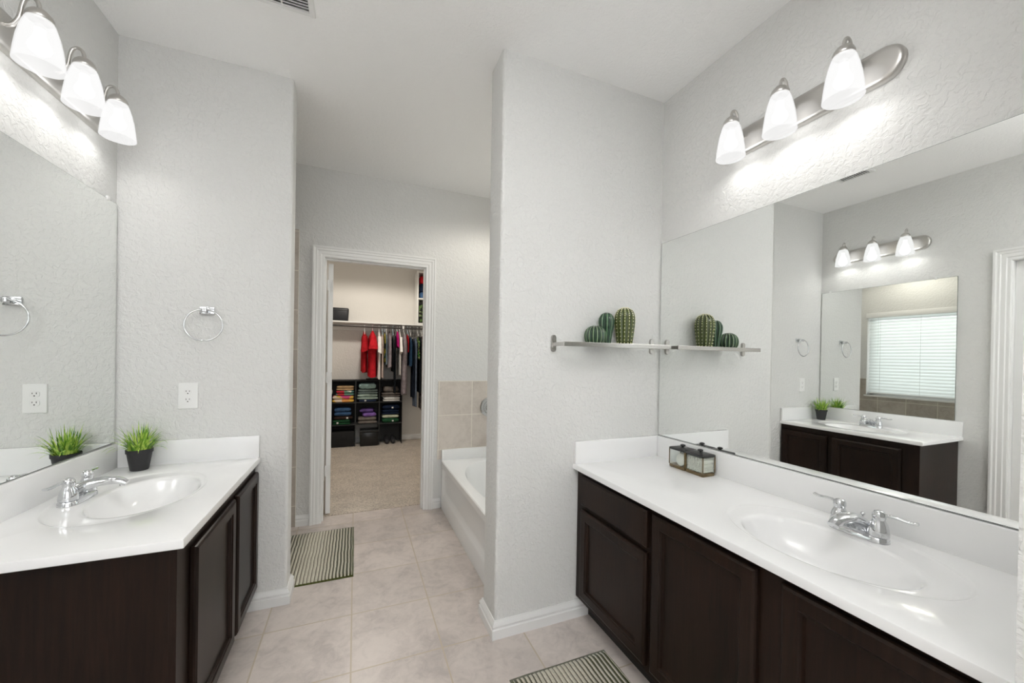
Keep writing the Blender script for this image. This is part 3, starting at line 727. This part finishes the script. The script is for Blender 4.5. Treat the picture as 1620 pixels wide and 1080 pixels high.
def tell(k, z, p=2.5):
    o = []
    for i in range(N):
        th = 2*PI*i/N; cc, ss = math.cos(th), math.sin(th); q = (abs(cc)**p+abs(ss)**p)**(-1/p)
        o.append(Vector((cx+ax*k*q*cc, cy_+(ay+.03*(k-1))*k*q*ss, z)))
    return o
b = MB().loops([trect(0, RZ-.045), trect(0, RZ-.006), trect(.006, RZ), tell(1.03, RZ), tell(1.0, RZ-.006), tell(.975, RZ-.03), tell(.93, RZ-.12), tell(.88, RZ-.22), tell(.80, RZ-.295), tell(.66, RZ-.325), tell(.3, RZ-.335)], cap0=False)
b.build('tub_basin', M_ACRYL, tb, angle=35)
b = MB(); b.box(X0+.02, X1, Y1-.020, Y1, RZ-.003, .506, .004); b.box(X1-.020, X1, Y0, Y1-.018, RZ-.003, .506, .004); b.box(X0, X0+.022, Y1-.020, Y1, RZ-.003, .506, .004); b.build('tile_flange', M_ACRYL, tb, angle=35)
b = MB(); w, h_ = Y1-Y0, RZ-.040
def aring(x, y0, y1, z0, z1, r):
    n = 6; o = []
    for yy, zz, a0 in ((y1-r, z1-r, 0), (y0+r, z1-r, PI/2), (y0+r, z0+r, PI), (y1-r, z0+r, 1.5*PI)):
        for i in range(n+1): a = a0+PI/2*i/n; o.append(Vector((x, yy+r*math.cos(a), zz+r*math.sin(a))))
    return o
b.loops([aring(X0+.03, Y0, Y1, 0, h_, .001), aring(X0+.004, Y0, Y1, 0, h_, .001), aring(X0+.004, Y0+.03, Y1-.024, .118, h_-.004, .06), aring(X0+.010, Y0+.040, Y1-.034, .130, h_-.006, .06), aring(X0+.024, Y0+.055, Y1-.048, .150, h_-.008, .055), aring(X0+.027, Y0+.075, Y1-.066, .170, h_-.020, .045)])
b.build('tub_apron', M_ACRYL, tb, angle=30)
b = MB().lathe([(.001, .012), (.028, .010), (.034, .004), (.034, 0)], (0, 0, 0), 24, 'y'); bmesh.ops.scale(b.bm, vec=(1, -1, 1), verts=b.bm.verts); bmesh.ops.translate(b.bm, verts=b.bm.verts, vec=(1.135, cy_+ay*.955, .338)); b.build('overflow_plate', M_CHROME, tb)
# tub valve and spout on the end wall
tv = thing('tub_valve', 'round chrome tub valve with lever on the tiled end wall', 'tub faucet', (1.140, YC-.0105, .862))
b = MB().lathe([(.090, 0), (.090, .004), (.084, .010), (.062, .013), (.058, .010), (.040, .012), (.036, .018), (.001, .018)], (0, 0, 0), 36, 'y'); bmesh.ops.scale(b.bm, vec=(1, -1, 1), verts=b.bm.verts); b.build('escutcheon', M_CHROME, tv, angle=35)
b = MB().lathe([(.026, .016), (.024, .050), (.018, .062), (.001, .064)], (0, 0, 0), 24, 'y'); bmesh.ops.scale(b.bm, vec=(1, -1, 1), verts=b.bm.verts); ho = b.build('handle_hub', M_CHROME, tv)
MB().tube([(0, -.050, -.01), (0, -.054, -.045), (0, -.060, -.085)], [.008, .007, .009], 12).build('lever', M_CHROME, ho)
ts = thing('tub_spout', 'chrome tub spout below the round valve', 'tub faucet', (1.150, YC-.0105, .628))
MB().tube(catmull([(0, 0, 0), (0, -.03, 0), (0, -.08, -.002), (0, -.12, -.010), (0, -.135, -.028)], 4), [.030, .029, .0285, .028, .0275, .027, .0265, .026, .0255, .025, .0245, .024, .0235, .023, .0225, .022, .0215][:17], 20).build('spout_body', M_CHROME, ts)
MB().tube([(0, -.118, .012), (0, -.118, .036)], [.005, .007], 10).build('diverter_knob', M_CHROME, ts)

# ------------------------------------------------------------------ window blind
bl = thing('window_blind', 'white horizontal slat blind over the bathtub window, seen in the mirrors', 'blind', (R, (WY0+WY1)/2, WZ1))
hw = (WY1-WY0)/2
b = MB(); b.box(-.012, .055, -hw-.015, hw+.015, -.070, .0, .006); b.build('headrail', M_PLASTIC, bl)
b = MB(); zz = -.090; tl = math.radians(58)
while zz > -1.115:
    cs_, sn_ = .0245*math.cos(tl), .0245*math.sin(tl)
    rings = []
    for y in (-hw+.008, hw-.008): rings.append([Vector((.040+cs_*q+.0012*n_ - .002*(1-q*q), y, zz+sn_*q+.001*n_)) for q, n_ in ((-1, 0), (-.5, 0), (0, 0), (.5, 0), (1, 0), (1, 1), (.5, 1), (0, 1), (-.5, 1), (-1, 1))])
    b.loops(rings); zz -= .0425
b.build('slats', M_BLIND, bl, angle=60)
MB().box(.026, .054, -hw+.008, hw-.008, -1.140, -1.122, .003).build('bottom_rail', M_PLASTIC, bl)
for y in (-hw+.14, 0, hw-.14):
    MB().box(.0165, .0180, y-.0012, y+.0012, -1.125, -.07).build('ladder_cord', M_PLASTIC, bl, False)
MB().tube([(.008, hw-.12, -.07), (.006, hw-.12, -.60)], .004, 8).build('tilt_wand', M_GLASS, bl)

# ------------------------------------------------------------------ ceiling register
cv = thing('ceiling_vent', 'white louvred air vent in the ceiling', 'vent', (-.299, 1.747, H))
VX, VY = .122, .110
b = MB(); ring = lambda kx, z: [Vector((-VX+kx, -VY+kx, z)), Vector((VX-kx, -VY+kx, z)), Vector((VX-kx, VY-kx, z)), Vector((-VX+kx, VY-kx, z))]
b.loops([ring(0, 0), ring(0, -.004), ring(.004, -.008), ring(.022, -.009), ring(.024, -.004), ring(.0245, 0)], cap0=False, cap1=False); b.build('vent_frame', M_TRIM, cv, False)
MB().box(-VX+.02, VX-.02, -VY+.02, VY-.02, -.0015, -.0005).build('vent_cavity', M_SLOT, cv, False)
b = MB(); y = -VY+.032
while y < VY-.028:
    b.prism([(y-.0035, -.0100), (y-.0005, -.0105), (y+.0035, -.0025), (y+.0005, -.0020)], -VX+.024, VX-.024, lambda p: Vector((p.z, p.x, p.y))); y += .0145
b.box(-.003, .003, -VY+.024, VY-.024, -.0095, -.003); b.build('louvres', M_TRIM, cv, False)

# ------------------------------------------------------------------ walk-in closet
M_SHELFW = mat('white_melamine', (.80, .80, .78), .45)
cs = thing('closet_shelf', 'white closet shelf board along the back wall', 'shelf', (0, CB, 1.79))
MB().box(CLX+.002, CR-.002, -.31, -.001, -.020, 0).build('shelf_board', M_SHELFW, cs, False, bevel=.001)
MB().box(CLX+.002, CR-.002, -.020, -.001, -.110, -.0205).build('wall_cleat', M_SHELFW, cs, False)
M_ROD = mat('dark_closet_rod', (.10, .095, .09), .4, .6)
rd = thing('closet_rod', 'dark metal clothes rod below the closet shelf', 'clothes rod', (0, CB-.27, 1.728))
MB().tube([(CLX+.001, 0, 0), (CR-.001, 0, 0)], .0155, 16).build('rod', M_ROD, rd)
for x in (-.62, .655):
    b = MB(); b.box(x-.013, x+.013, -.018, .018, -.017, .0415, .004); b.box(x-.013, x+.013, -.018, .24, .026, .0415, .002); b.build('rod_bracket', M_SHELFW, rd)
ROD_Y = CB-.27
# hangers
M_HW = mat('white_plastic_hanger', (.80, .80, .79), .35)
M_HB = mat('pale_blue_plastic_hanger', (.42, .56, .62), .35); M_HD = mat('black_plastic_hanger', (.03, .03, .03), .4); M_HP = mat('pale_pink_plastic_hanger', (.78, .52, .55), .35)
HZ = 1.728
def make_hanger():
    v = thing('clothes_hanger', 'x', 'hanger', (0, ROD_Y, HZ), 'clothes hangers on the closet rod')
    hk = [(0, -.016, .004), (0, -.012, .018), (0, .002, .0225), (0, .016, .014), (0, .0175, -.004), (0, .006, -.030), (0, 0, -.055)]
    MB().tube(catmull(hk, 4), .0030, 8).build('hook', M_HW, v)
    bd = [(0, 0, -.052), (0, .05, -.075), (0, .095, -.105), (0, .100, -.115), (0, .05, -.116), (0, 0, -.116), (0, -.05, -.116), (0, -.100, -.115), (0, -.095, -.105), (0, -.05, -.075), (0, 0, -.052)]
    MB().tube(bd, .0035, 8).build('hanger_body', M_HW, v)
    return v
H0 = make_hanger()
def garment(name, label, cat, x, z_top, z_bot, w_top, w_bot, th, m, sleeve=None, dy=0, rot=0, seed=0, split=False, group='clothes hanging on the closet rod'):
    """a garment hanging edge-on to us: w = depth along y, th = thickness along x"""
    g = thing(name, label, cat, (x, ROD_Y+dy, 0), group, rot)
    N = 40; rings = []; K = 22
    for k in range(K+1):
        q = k/K; z = z_top+(z_bot-z_top)*q
        sh = min(1, (z_top-z)/.13); hw_ = (.045+(w_top/2-.045)*math.sin(sh*PI/2)) if sh < 1 else w_top/2+(w_bot-w_top)/2*q
        t0_ = min(.012, th*.3); tt = (t0_+(th/2-t0_)*min(1, (z_top-z)/.10))*(.88+.12*q)
        ring = []
        for i in range(N):
            a = 2*PI*i/N
            fold = .22*math.sin(a*4+seed*1.7+q*1.5)*q + .14*math.sin(a*7+seed)*q
            yy = hw_*math.cos(a)*(1+.10*fold); xx = tt*(abs(math.sin(a))**.8)*(1 if math.sin(a) > 0 else -1)*(1+1.1*fold) 
            xx = max(-th/2, min(th/2, xx))
            ring.append(Vector((xx, yy, z+.012*math.sin(a*3+seed)*(q > .9))))
        rings.append(ring)
    MB().loops(rings).build('garment_body', m, g, angle=60)
    if sleeve:
        sl, r0, r1 = sleeve
        for s_ in (-1, 1):
            y0 = s_*(w_top/2-.03); rings = []
            for k in range(9):
                q = k/8; z = z_top-.075-(sl*.90)*q; yc = y0+s_*(.035+.055*math.sin(q*1.2))
                rr_ = r0+(r1-r0)*q
                rings.append([Vector((max(-th/2, min(th/2, rr_*.62*math.cos(2*PI*i/20)*(1+.16*math.sin(3*2*PI*i/20+seed+q*2)))), yc+rr_*math.sin(2*PI*i/20)*.8, z-.10*rr_*math.sin(2*PI*i/20)*s_+.022*q*math.sin(seed*2.1+1+2*PI*i/20))) for i in range(20)])
            MB().loops(rings).build('sleeve', m, g, angle=60)
    return g
C_RED = cloth('red_jersey', (.33, .013, .018)); C_RED2 = cloth('bright_red_jersey', (.46, .016, .024)); C_WHITE = cloth('white_cotton_jersey', (.76, .74, .71), .08)
C_BEIGE = cloth('pale_pink_cotton', (.60, .49, .45), .15); C_YEL = cloth('black_yellow_print', (.05, .05, .05), pat=(16, (.03, .03, .03), (.6, .5, .08), (.04, .04, .04), (.05, .12, .10)))
C_LBL = cloth('light_blue_cotton', (.25, .33, .40)); C_MAUVE = cloth('grey_mauve_knit', (.25, .215, .23)); C_MAG = cloth('magenta_knit', (.50, .015, .17)); C_NAVY = cloth('navy_cotton', (.020, .045, .085))
C_BLACK = cloth('black_cotton', (.012, .014, .017)); C_SLATE = cloth('slate_blue_denim', (.10, .125, .17)); C_GRN = cloth('green_flower_print', (.05, .05, .05), pat=(42, (.02, .02, .02), (.12, .42, .08), (.02, .02, .02), (.60, .62, .30), (.02, .03, .02)))
C_DNAVY = cloth('dark_navy_wool', (.016, .022, .036)); C_LACE = cloth('grey_pattern_scarf', (.2, .17, .16), pat=(60, (.06, .05, .05), (.36, .31, .29), (.16, .13, .12), (.05, .045, .045)))
# u pixel -> x at the rod was measured once: x = .118 at the first shirt, .925 at the last
G = [
 ('shirt', 'dark red short-sleeved shirt, leftmost on the closet rod', 'shirt', (.072, .160), 1.655, 1.075, .38, .40, C_RED, (.22, .055, .085), .03),
 ('shirt', 'bright red short-sleeved shirt second from the left on the rod', 'shirt', (.163, .285), 1.665, 1.01, .40, .40, C_RED2, (.22, .05, .10), -.03),
 ('shirt', 'white short-sleeved shirt right beside the bright red shirt', 'shirt', (.288, .336), 1.655, .985, .40, .44, C_WHITE, (.24, .05, .075), .0),
 ('shirt', 'pale pink shirt right of the white short-sleeved shirt', 'shirt', (.339, .378), 1.62, 1.00, .38, .46, C_BEIGE, None, .0),
 ('top', 'black top with yellow print between the pink and blue shirts', 'top', (.381, .397), 1.655, 1.22, .34, .36, C_YEL, None, -.03),
 ('shirt', 'light blue shirt left of the grey sweater', 'shirt', (.400, .424), 1.635, 1.185, .36, .40, C_LBL, None, -.02),
 ('sweater', 'grey mauve sweater beside the light blue shirt', 'sweater', (.427, .492), 1.635, 1.150, .36, .42, C_MAUVE, None, -.02),
 ('skirt', 'black skirt right beside the grey mauve sweater', 'skirt', (.495, .512), 1.60, 1.09, .34, .40, C_BLACK, None, -.02),
 ('trousers', 'long black trousers in the middle of the rod', 'trousers', (.515, .545), 1.60, .78, .17, .17, C_BLACK, None, -.125),
 ('top', 'magenta top in the middle of the rod', 'top', (.548, .582), 1.665, 1.44, .32, .38, C_MAG, None, -.06),
 ('shirt', 'white shirt with one sleeve towards the door, mid rod', 'shirt', (.585, .618), 1.655, 1.03, .36, .38, C_WHITE, (.25, .045, .085), -.02),
 ('trousers', 'long grey mauve trousers, the lightest long pair', 'trousers', (.621, .702), 1.625, .755, .17, .17, C_MAUVE, None, -.125),
 ('top', 'red top showing between grey trousers and dark blue shirt', 'top', (.705, .725), 1.635, 1.37, .34, .30, C_RED2, None, -.02),
 ('shirt', 'dark blue shirt right of the grey trousers', 'shirt', (.728, .778), 1.59, 1.17, .36, .38, C_NAVY, None, -.03),
 ('trousers', 'dark navy trousers right beside the dark blue shirt', 'trousers', (.781, .800), 1.57, .70, .32, .34, C_DNAVY, None, -.03),
 ('trousers', 'slate blue jeans, the longest pair on the rod', 'trousers', (.803, .850), 1.58, .575, .32, .32, C_SLATE, None, -.05),
 ('top', 'black top with green and yellow flower print', 'top', (.853, .870), 1.60, 1.26, .38, .38, C_GRN, None, -.06),
 ('coat', 'black coat right of the flower print top', 'coat', (.873, .905), 1.60, .78, .40, .42, C_BLACK, None, -.03),
 ('scarf', 'grey patterned scarf hanging lowest between the dark coats', 'scarf', (.908, .922), 1.60, .52, .30, .34, C_LACE, None, -.03),
 ('coat', 'dark navy coat at the right end of the visible rod', 'coat', (.925, .965), 1.625, .74, .42, .42, C_DNAVY, None, 0),
 ('jacket', 'slate jacket beside the doorway edge', 'jacket', (.968, 1.01), 1.60, .95, .40, .42, C_SLATE, None, 0),
]
hm = [M_HW, M_HP, M_HW, M_HB, M_HB, M_HW, M_HD, M_HB, M_HD, M_HW, M_HW, M_HW, M_HB, M_HW, M_HD, M_HD, M_HW, M_HD, M_HW, M_HD, M_HD]
cn = {id(M_HW): 'white', id(M_HP): 'pale pink', id(M_HB): 'pale blue', id(M_HD): 'black'}
first = True
for i, a in enumerate(G):
    nm, lb, ct_, (xa, xb), zt, zb, wt, wb, m_, slv, dy = a; rot = 0
    x = (xa+xb)/2; th = xb-xa
    go = garment(nm, lb, ct_, x, zt, zb, wt, wb, th, m_, slv, dy, rot, seed=i)
    if hm[i] is not None:
        ho = H0 if first else copy_tree(H0); first = False
        ho.location = (x, ROD_Y, HZ); ho.rotation_euler = (0, 0, rot)
        ho['label'] = '%s hanger carrying the %s' % (cn[id(hm[i])], lb.split(',')[0]) if len(lb.split(',')[0].split()) < 11 else '%s hanger of the %s' % (cn[id(hm[i])], lb.split(',')[0])
        for ch in ho.children:
            me = ch.data.copy() if ch.data.materials[0] is not hm[i] else ch.data; me.materials[0] = hm[i]; ch.data = me

# cube organiser
M_ORG = mat('black_fabric_organiser', (.020, .021, .022), .8); M_ORGP = mat('charcoal_fabric_panel', (.045, .047, .047), .85)
OX0, OX1, OZ, OD = -.312, .655, .945, .26
OY = CB-.022-OD
og = thing('cube_organiser', 'black nine-cube fabric organiser against the closet back wall', 'shelving', ((OX0+OX1)/2, OY, .006))
ow = OX1-OX0; cw = ow/3; chh = OZ/3
for i in range(4):
    x = -ow/2+cw*i; MB().box(x-.006 if i else x, x+.006 if i < 3 else x, 0, OD, 0, OZ).build('upright_panel', M_ORG if i in (0, 3) else M_ORGP, og, False)
for k in range(1, 4):
    MB().box(-ow/2+.006, ow/2-.006, .002, OD, chh*k-.010, chh*k, .001).build('shelf_panel', M_ORGP if k < 3 else M_ORG, og, False)
b = MB(); b.box(-ow/2+.006, -cw/2, OD-.006, OD, .0, OZ-.01); b.box(cw/2, ow/2-.006, OD-.006, OD, 0, OZ-.01); b.box(-cw/2, cw/2, OD-.006, OD, chh, OZ-.01); b.build('back_panel', M_ORGP, og, False)
def cell(c_, r_): return (OX0+OX1)/2-ow/2+cw*(c_+.5), .006+chh*(2-r_)
def folded(label, cx_, z, w, d, h, m, layers=2, seed=0, dx=0, rot=0, dy=.12, sub=None, name='folded_towel', cat='towel'):
    g = thing(name, label, cat, (cx_+dx, OY+dy, z), 'folded things in the cube organiser', rot)
    b = MB(); lh = h/layers
    for k in range(layers):
        rings = []
        for j in range(13):
            y = -d/2+d*j/12; e = min(1, min(j, 12-j)/2.0); e = .55+.45*math.sqrt(e)
            ring = []
            for i in range(24):
                a = 2*PI*i/24; cc, ss = math.cos(a), math.sin(a)
                px = (abs(cc)**.45)*(1 if cc > 0 else -1)*w/2*(1-.03*k)*(1 if e == 1 else .97); pz = (abs(ss)**.6)*(1 if ss > 0 else -1)*lh/2*e
                nz = noise.noise(Vector((px*9+seed, y*8, k*3.1+seed)))
                ring.append(Vector((px+.006*nz, y, lh*(k+.5)+pz*.98+.10*lh*nz*(1 if k == layers-1 else .3)*(ss > 0))))
            rings.append(ring)
        b.loops(rings)
    b.build('folded_cloth', m, g, angle=70)
    if sub: q = MB().box(sub-.012, sub+.012, -d/2-.004, -d/2+.012, h*.28, h*.28+.022, .001); q.build('care_label', M_PLASTIC, g, False)
    return g
K = {}
T_TAN = cloth('tan_cotton', (.50, .34, .19)); T_MULTI = cloth('green_red_print', (.3, .3, .3), pat=(15, (.10, .26, .17), (.16, .30, .22), (.50, .04, .06), (.75, .75, .66), (.10, .22, .20)))
T_PINK = cloth('pink_yellow_print', (.3, .3, .3), pat=(16, (.66, .14, .36), (.70, .32, .10), (.74, .62, .50), (.60, .08, .22), (.72, .45, .08)))
T_TEAL = cloth('pale_teal_terry', (.30, .43, .41)); T_GTEAL = cloth('grey_teal_terry', (.17, .215, .205)); T_MINT = cloth('mint_terry', (.33, .42, .37)); T_NV = cloth('navy_fold', (.045, .065, .13))
T_BLUE = cloth('blue_denim_fold', (.055, .115, .23)); T_BRN = cloth('dark_brown_fold', (.035, .022, .018)); T_GREEN = cloth('green_fold', (.02, .075, .035)); T_PUR = cloth('purple_fold', (.13, .075, .24)); T_LPUR = cloth('lilac_fold', (.24, .13, .42))
T_TAUPE = cloth('taupe_blanket', (.17, .15, .135)); T_WHT = cloth('white_fold', (.78, .78, .76), .1); T_DN = cloth('dark_navy_fold', (.014, .022, .048)); T_CRM = cloth('cream_fold', (.52, .54, .42))
def stack(c_, r_, items):
    x, z = cell(c_, r_); z += .001
    for (lb, w, d, h, m, ly, dx, rot, sub, dy) in items:
        h *= 1.14
        folded(lb, x, z, w, d, h, m, ly, seed=c_*7+r_*3+h*90, dx=dx, rot=rot, sub=sub, dy=dy); z += h+.001
stack(0, 0, [('pink, orange and yellow printed towel at the bottom of its stack', .285, .20, .085, T_PINK, 2, -.002, 0, None, .105), ('green, red and white printed towel between tan and pink towels', .24, .19, .062, T_MULTI, 2, .02, .03, None, .11), ('tan folded towel topping the stack in the top left cube', .23, .19, .058, T_TAN, 2, .025, -.03, None, .12)])
stack(1, 0, [('navy folded cloth with a white tag under the mint towel', .24, .18, .030, T_NV, 1, .0, 0, -.03, .115), ('mint folded towel low in the top middle cube', .285, .20, .070, T_MINT, 2, 0, 0, None, .105), ('grey teal folded towel in the middle of its stack', .275, .19, .058, T_GTEAL, 2, .004, 0, None, .11), ('pale teal folded towel topping the top middle cube', .235, .19, .075, T_TEAL, 1, -.005, .02, None, .12)])
stack(2, 0, [('white folded cloth at the bottom of the top right cube', .24, .19, .055, T_WHT, 2, .01, 0, None, .10), ('taupe folded throw with white edge on the white cloth', .27, .19, .060, T_TAUPE, 2, 0, 0, None, .11), ('brown grey folded blanket topping the top right cube', .22, .19, .075, T_TAUPE, 1, .0, .05, None, .125)])
stack(0, 1, [('dark green folded cloth at the bottom of the middle left cube', .235, .19, .062, T_GREEN, 2, -.02, 0, -.05, .10), ('dark brown folded cloth with a white tag in middle left cube', .25, .19, .042, T_BRN, 1, .005, 0, .05, .11), ('blue folded denim topping the middle left cube', .225, .19, .105, T_BLUE, 2, -.005, .03, None, .12)])
stack(1, 1, [('taupe folded blanket under the purple cloths', .26, .20, .085, T_TAUPE, 2, 0, 0, None, .105), ('lilac folded cloth on the taupe blanket', .18, .18, .050, T_LPUR, 1, .025, .15, None, .105), ('dark purple folded cloth topping the center cube', .19, .17, .050, T_PUR, 1, .0, -.15, None, .13)])
stack(2, 1, [('green folded cloth at the bottom of the middle right cube', .245, .19, .060, T_GREEN, 1, 0, 0, .03, .10), ('cream folded cloth on green cloth in middle right cube', .24, .19, .045, T_CRM, 1, 0, 0, None, .11), ('dark navy folded trousers in the middle right cube', .25, .19, .060, T_DN, 2, 0, .03, None, .11), ('navy folded jeans topping the middle right cube', .25, .18, .060, T_DN, 1, .01, -.04, .02, .12)])
# bottom row: a fabric drawer, a black box, a pair of shoes
x, z = cell(0, 2)
bn = thing('fabric_drawer', 'black fabric drawer filling the bottom left cube', 'storage bin', (x, OY, z+.001))
MB().box(-.148, .148, .006, .24, 0, .215, .006).build('bin_body', mat('black_bin_fabric', (.017, .017, .018), .9), bn); MB().tube([(-.04, .004, .15), (-.03, -.006, .13), (.03, -.006, .13), (.04, .004, .15)], .004, 8).build('pull_strap', M_ORG, bn)
x, z = cell(1, 2)
bx = thing('storage_box', 'black glossy box in the open bottom middle cube', 'box', (x+.028, OY-.03, .0065))
MB().box(-.122, .122, 0, .20, 0, .195, .006).build('box_body', mat('black_glossy_box', (.010, .010, .010), .25), bx); MB().box(-.125, .125, -.003, .203, .196, .232, .005).build('box_lid', mat('black_box_lid', (.013, .014, .014), .35), bx)
x, z = cell(2, 2)
M_SHOE = mat('dark_grey_leather', (.040, .040, .044), .4)
for k, (dx, lb) in enumerate(((-.045, 'dark grey shoe, left one of the pair in the bottom cube'), (.045, 'dark grey shoe, right one of the pair in the bottom cube'))):
    s0 = thing('shoe', lb, 'shoe', (x+dx, OY+.11, .012), 'pair of shoes in the organiser')
    rings = []
    for j in range(14):
        q = j/13; y = -.095+.19*q; w = .030*(math.sin(PI*min(1, .12+q*.82))**.5)+.006; hh = .045+.05*max(0, q-.35)**.7
        rings.append([Vector((w*math.cos(2*PI*i/18), y, .012+max(0, hh*.5*(1+math.sin(2*PI*i/18))))) for i in range(18)])
    MB().loops(rings).build('upper', M_SHOE, s0, angle=70); MB().prism([(px*.5, py) for px, py in stadium(.066, .20, 8)], 0, .013).build('sole', M_KICK, s0, False)
# bag on the shelf, white tower with folded clothes
bg = thing('storage_bag', 'black zip bag on the closet shelf', 'bag', (-.225, CB-.16, 1.791))
b = MB(); b.box(-.125, .125, -.11, .11, 0, .185, .022, 4); 
for v_ in b.bm.verts: v_.co.x += .012*noise.noise(v_.co*9); v_.co.z += (.012*noise.noise(v_.co*7+Vector((3, 1, 2))) if v_.co.z > .05 else 0)
b.build('bag_body', mat('black_nylon', (.010, .011, .014), .45), bg, angle=60); MB().tube([(-.11, -.112, .145), (.11, -.112, .150)], .003, 6).build('zipper', M_SLOT, bg)
tw = thing('shelf_tower', 'white two-cube shelf unit standing on the closet shelf', 'shelving', (.845, CB-.305, 1.7905))
TW, TD, TH = .36, .28, .80
b = MB(); b.box(0, .022, 0, TD, 0, TH); b.box(TW-.022, TW, 0, TD, 0, TH); b.build('side_panel', M_SHELFW, tw, False)
for z in (0, .375, TH-.022): MB().box(.022, TW-.022, 0, TD, z, z+.022).build('shelf', M_SHELFW, tw, False)
MB().box(.022, TW-.022, TD-.006, TD, .022, TH-.022).build('back_panel', M_SHELFW, tw, False)
def fold2(lb, z, h, m, w=.27):
    g = thing('folded_garment', lb, 'clothes', (.845+TW/2, CB-.305, z), 'folded clothes in the white tower')
    b = MB(); b.box(-w/2, w/2, .012, .25, 0, h, min(.02, h*.4), 3); b.build('folded_cloth', m, g, angle=60)
zt = 1.7905+.398
fold2('pale denim folded clothes at the bottom of the upper tower cube', zt, .09, T_BLUE); fold2('navy folded clothes in the upper tower cube', zt+.091, .13, T_DN); fold2('red folded clothes on top in the upper tower cube', zt+.222, .11, C_RED2)
fold2('black and green patterned fabric in the lower tower cube', 1.7905+.023, .32, cloth('black_green_print', (.03, .03, .03), pat=(30, (.02, .02, .02), (.03, .03, .025), (.10, .17, .06), (.02, .02, .02), (.20, .24, .14))), .30)
# a flat black tray on the organiser
ty = thing('wire_tray', 'small black tray lying on top of the organiser', 'tray', (.255, OY+.10, .006+OZ+.001))
MB().loops([[Vector((x*k, y*k, z)) for x, y in rrect(.22, .15, .02)] for k, z in ((.9, 0), (1, .016), (.96, .016), (.87, .004))]).build('tray_body', M_ORG, ty, angle=40)
# closet ceiling lamp
cl = thing('unseen_ceiling_lamp', 'white dome ceiling lamp in the closet', 'light', (.15, 4.75, H))
MB().lathe([(.15, 0), (.15, -.015), (.14, -.020)], (0, 0, 0), 32).build('lamp_base', M_NICKEL, cl)
MB().lathe([(.138, -.018), (.130, -.045), (.100, -.070), (.05, -.085), (.002, -.088)], (0, 0, 0), 32).build('lamp_dome', mat('lit_dome_glass', (.9, .9, .9), .4, emit=(1, .93, .83), est=2.0), cl)
ld = bpy.data.lights.new('closet_lamp_light', 'SPOT'); ld.energy = 33; ld.color = (1, .93, .83); ld.shadow_soft_size = .09; ld.spot_size = math.radians(170); ld.spot_blend = .2
lo = bpy.data.objects.new('closet_lamp_light', ld); COL.objects.link(lo); lo.parent = cl; lo.location = (0, 0, -.185)
